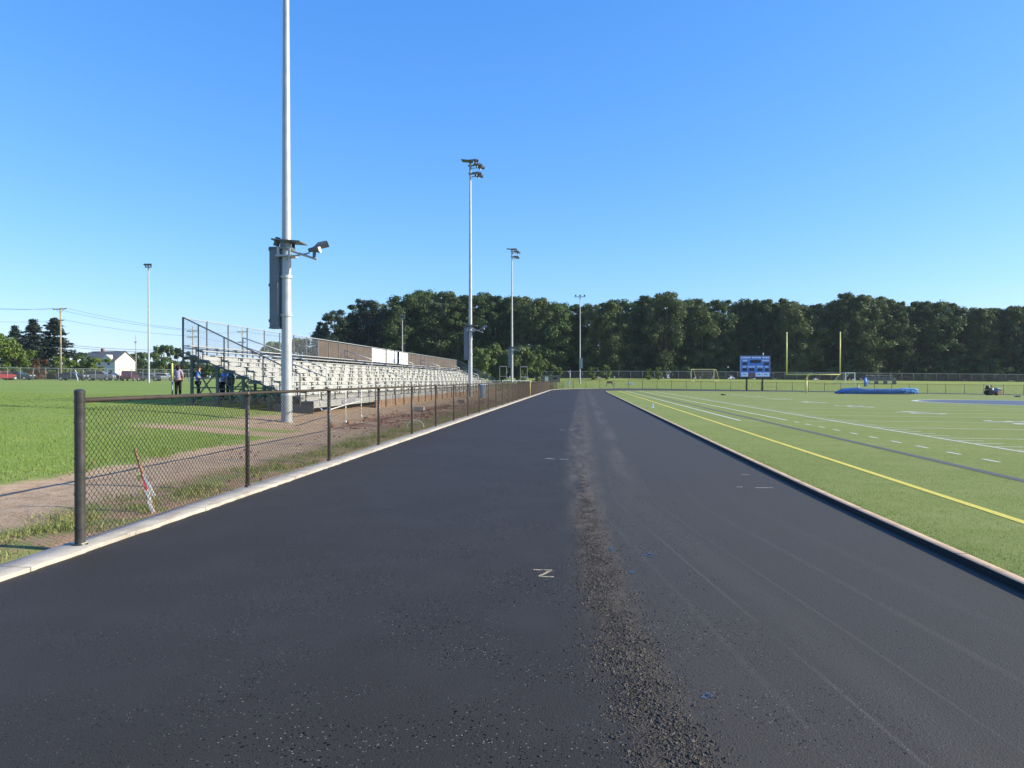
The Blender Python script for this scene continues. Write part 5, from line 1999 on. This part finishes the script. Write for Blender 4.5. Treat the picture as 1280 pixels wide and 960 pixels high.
for i, x in enumerate(front):
    lx, ln = min(LAND, key=lambda l: abs(l[0] - x))
    side = 'left' if x < lx else 'right'
    L = sorted(cnt[(ln, side)], reverse=(side == 'left'))
    o_ = ORD[L.index(x)]
    D = random.uniform(201, 209)
    p = on_depth(x, D, -.3)
    ty = float(np.interp(x, TOPX, TOPY)) + random.uniform(-1.5, 7)
    h = 1.7 + (474.5 - ty) * D / F - p.z
    pine = x < 484
    if pine:
        tm, cm = (PINES + PINEB)[(i * 3) % 5]
        tree('pine_tree', tm, cm, p, (h / 19 * 1.35, h / 19 * 1.35, h / 19), random.uniform(0, 6.28), f'{o_} dark pine to the {side} of {ln}', 'pines at the left end of the wood')
    else:
        tm, cm = OAKS[(i * 3 + random.randint(0, 2)) % 7]
        s = h / 20
        wd = random.uniform(1.05, 1.32) * (s ** .3)
        tree('oak_tree', tm, cm, p, (wd, wd, s), random.uniform(0, 6.28), f'{o_} leafy front row tree to the {side} of {ln}', 'leafy trees in the front row of the wood')
for i, x in enumerate(np.arange(402, 1330, 25)):
    x += random.uniform(-6, 6)
    D = random.uniform(215, 224)
    p = on_depth(x, D, -.3)
    ty = float(np.interp(x, TOPX, TOPY)) + random.uniform(1, 8)
    h = 1.7 + (474.5 - ty) * D / F - p.z
    tm, cm = (PINES[i % 3] if x < 415 else OAKS[(i * 5 + 2) % 7])
    s = h / (19 if x < 415 else 20) * (1 if x > 480 else .96)
    tree('oak_tree' if x >= 415 else 'pine_tree', tm, cm, p, (s * 1.15, s * 1.15, s), random.uniform(0, 6.28), 'tree in the back row of the wood, mostly hidden by the front row', 'back row trees of the wood')
for i, x in enumerate(np.arange(410, 1330, 26)):
    x += random.uniform(-8, 8)
    D = random.uniform(195, 199) if x > 660 else random.uniform(200, 206)
    p = on_depth(x, D + 6, -.3)
    tm, cm = UNDER[i % 2]
    s = random.uniform(.7, 1.15)
    tree('thicket_shrub', tm, cm, p, (s, s, s * random.uniform(.8, 1.3)), random.uniform(0, 6.28), 'dark undergrowth shrub at the foot of the wood behind the silver fence', 'undergrowth shrubs along the wood')
for k, (x, D, hpx, wpx, lab) in enumerate(((600, 166, 44, 44, 'bright green shrub just right of the pole at the far bleacher end'), (624, 172, 50, 40, 'tall bright green shrub behind the left pipe frame'), (651, 170, 46, 42, 'large bright green shrub behind the right pipe frame'), (672, 180, 34, 26, 'mid green shrub left of the brown shed roof'), (694, 184, 20, 24, 'small bright shrub above the brown shed'), (742, 186, 17, 16, 'small pale shrub at the wood fence right of the slim pole'), (757, 187, 19, 16, 'pale leafy shrub at the wood fence above the timber bench'), (811, 188, 14, 12, 'smallest pale shrub at the wood fence, third from the slim pole'), (823, 188, 17, 10, 'narrow pale shrub at the wood fence left of the yellow soccer goal'))):
    p = on_depth(x, D, -.1)
    tm, cm = (BUSHES if k >= 5 else MIDB)[k % 3]
    sx_ = wpx * D / F / 5.0
    sz_ = hpx * D / F / 5.0
    tree('leafy_shrub', tm, cm, p, (sx_, sx_, sz_), random.uniform(0, 6.28), lab, 'bright shrubs in front of the wood')
# left background trees
for x, D, top, wpx, v, nm, lab in (
        (-6, 150, 418, 60, LIGHTT[0], 'broadleaf_tree', 'light green rounded tree at the left edge above the parked cars'),
        (22, 154, 433, 46, LIGHTT[1], 'broadleaf_tree', 'lower light green tree beside the dark spruces'),
        (19, 172, 406, 44, SPR[0], 'spruce_tree', 'shortest dark spruce, leftmost of the three conifers'),
        (42, 165, 398, 54, SPR[0], 'spruce_tree', 'tall dense dark spruce in the middle of the three conifers'),
        (68, 168, 396, 58, SPR[1], 'spruce_tree', 'sparse open conifer just left of the timber utility pole'),
        (49, 145, 449, 22, RUSTB, 'copper_shrub', 'copper red shrub below the conifers behind the fence'),
        (80, 160, 446, 40, BUSHES[0], 'hedge_shrub', 'mid green shrub right behind the timber utility pole'),
        (104, 168, 445, 34, BUSHES[1], 'hedge_shrub', 'green rounded shrub under the dark house roof'),
        (126, 168, 446, 34, BUSHES[2], 'hedge_shrub', 'green rounded shrub left of the white gable'),
        (182, 230, 441, 34, UNDER[1], 'broadleaf_tree', 'dark tree behind the slim white pole right of the house'),
        (205, 205, 432, 34, UNDER[0], 'broadleaf_tree', 'dark rounded tree left of the bleachers end'),
        (222, 210, 436, 34, UNDER[1], 'broadleaf_tree', 'dark tree partly behind the yellow sleeved post'),
        (165, 260, 443, 40, UNDER[0], 'broadleaf_tree', 'distant dark tree showing just right of the gable'),
        (95, 270, 441, 50, UNDER[1], 'broadleaf_tree', 'distant dark tree peeping over the ridge of the house roof'),
        (345, 230, 428, 46, UNDER[0], 'broadleaf_tree', 'dark tree seen through the back mesh left of the nearest pole'),
        (250, 240, 446, 60, UNDER[1], 'broadleaf_tree', 'low dark tree seen under the bleacher end guard'),
        (375, 225, 424, 44, UNDER[0], 'broadleaf_tree', 'dark tree rising behind the open back mesh beside the pines')):
    p = on_depth(x, D, -.2)
    h = 1.7 + (474.5 - top) * D / F - p.z
    h0, w0 = {'light_tree': (8, 8), 'spruce': (12, 5.5), 'copper_bush': (4, 4.5), 'bush': (5, 5), 'oak': (20, 9.6), 'thicket': (7, 7.5)}[v[1].name.replace('_crown', '').split('.')[0]]
    sx_ = wpx * D / F / w0
    tree(nm, v[0], v[1], p, (sx_, sx_, h / h0), random.uniform(0, 6.28), lab)
# small things at the kerb: white hoop of tape in the weeds
p = on_ground(519, 536)
mb = MB()
pts = [(.30 * math.cos(a), .05 * math.sin(2 * a), .30 * math.sin(a)) for a in np.linspace(.1, 3.0, 14)]
mb.path(pts, .022, 6)
tag(mb.build('plastic_hoop', simple('pale_green_plastic', (.55, .62, .50), .5), None, True, loc=p), 'pale bent plastic hoop in the weeds behind the fence', 'hoop')

# ------------------------------------------------------------------ air
hz = bpy.data.materials.new('thin_haze')
hz.use_nodes = True
hn = hz.node_tree
hn.nodes.remove(hn.nodes['Principled BSDF'])
hv = hn.nodes.new('ShaderNodeVolumePrincipled')
hv.inputs['Color'].default_value = (.72, .84, 1.0, 1)
hv.inputs['Density'].default_value = .00010
hv.inputs['Anisotropy'].default_value = .2
hn.links.new(hv.outputs[0], hn.nodes['Material Output'].inputs['Volume'])
o = MB().box((0, 225, 14.0), (1000, 580, 34)).build('haze', hz)
struct(o, 'stuff', 'thin pale haze in the air over the field')
# ------------------------------------------------------------------ light, sky, camera
EL = math.radians(25.5)
AZ = math.radians(-2)                      # how far the sun stands behind the camera, seen from +X
sunv = Vector((math.cos(AZ) * math.cos(EL), -math.sin(AZ) * math.cos(EL), math.sin(EL)))
ld = bpy.data.lights.new('sun', 'SUN')
ld.energy = 4.8
ld.angle = math.radians(.53)
ld.color = (1.0, .915, .70)
lo = bpy.data.objects.new('sun', ld)
COL.objects.link(lo)
lo.rotation_euler = (-sunv).to_track_quat('-Z', 'Y').to_euler()
w = bpy.data.worlds.new('World')
SC.world = w
w.use_nodes = True
nt = w.node_tree
sk = nt.nodes.new('ShaderNodeTexSky')
sk.sky_type = 'NISHITA'
sk.sun_disc = False
sk.sun_elevation = EL
sk.sun_rotation = math.radians(90) + AZ
sk.altitude = 100
sk.air_density = 1.0
sk.dust_density = .35
sk.ozone_density = 2.2
bg = nt.nodes['Background']
bg.inputs[1].default_value = .13
# camera-like response of the clear sky, channel by channel
SKS = .13
sp = nt.nodes.new('ShaderNodeSeparateColor')
cb = nt.nodes.new('ShaderNodeCombineColor')
nt.links.new(sk.outputs[0], sp.inputs[0])
for k, (ga, am) in enumerate(((1.15, .53), (.78, .565), (.42, .70))):
    m1 = nt.nodes.new('ShaderNodeMath'); m1.operation = 'MULTIPLY'; m1.inputs[1].default_value = SKS
    m2 = nt.nodes.new('ShaderNodeMath'); m2.operation = 'POWER'; m2.inputs[1].default_value = ga
    m3 = nt.nodes.new('ShaderNodeMath'); m3.operation = 'MULTIPLY'; m3.inputs[1].default_value = am / SKS
    nt.links.new(sp.outputs[k], m1.inputs[0]); nt.links.new(m1.outputs[0], m2.inputs[0]); nt.links.new(m2.outputs[0], m3.inputs[0]); nt.links.new(m3.outputs[0], cb.inputs[k])
nt.links.new(cb.outputs[0], bg.inputs[0])

cd = bpy.data.cameras.new('camera')
cam = bpy.data.objects.new('camera', cd)
COL.objects.link(cam)
cam.location = (0, 0, EYE)
cam.rotation_euler = (PI / 2 - PITCH, 0, THETA)
cd.sensor_width = 36
cd.lens = 36 * F / 1280
cd.clip_start = .05
cd.clip_end = 4000
SC.camera = cam
SC.view_settings.view_transform = 'Standard'
SC.view_settings.look = 'None'
SC.view_settings.exposure = 1.0
SC.view_settings.gamma = 1.0
SC.cycles.max_bounces = 6
SC.cycles.transparent_max_bounces = 24
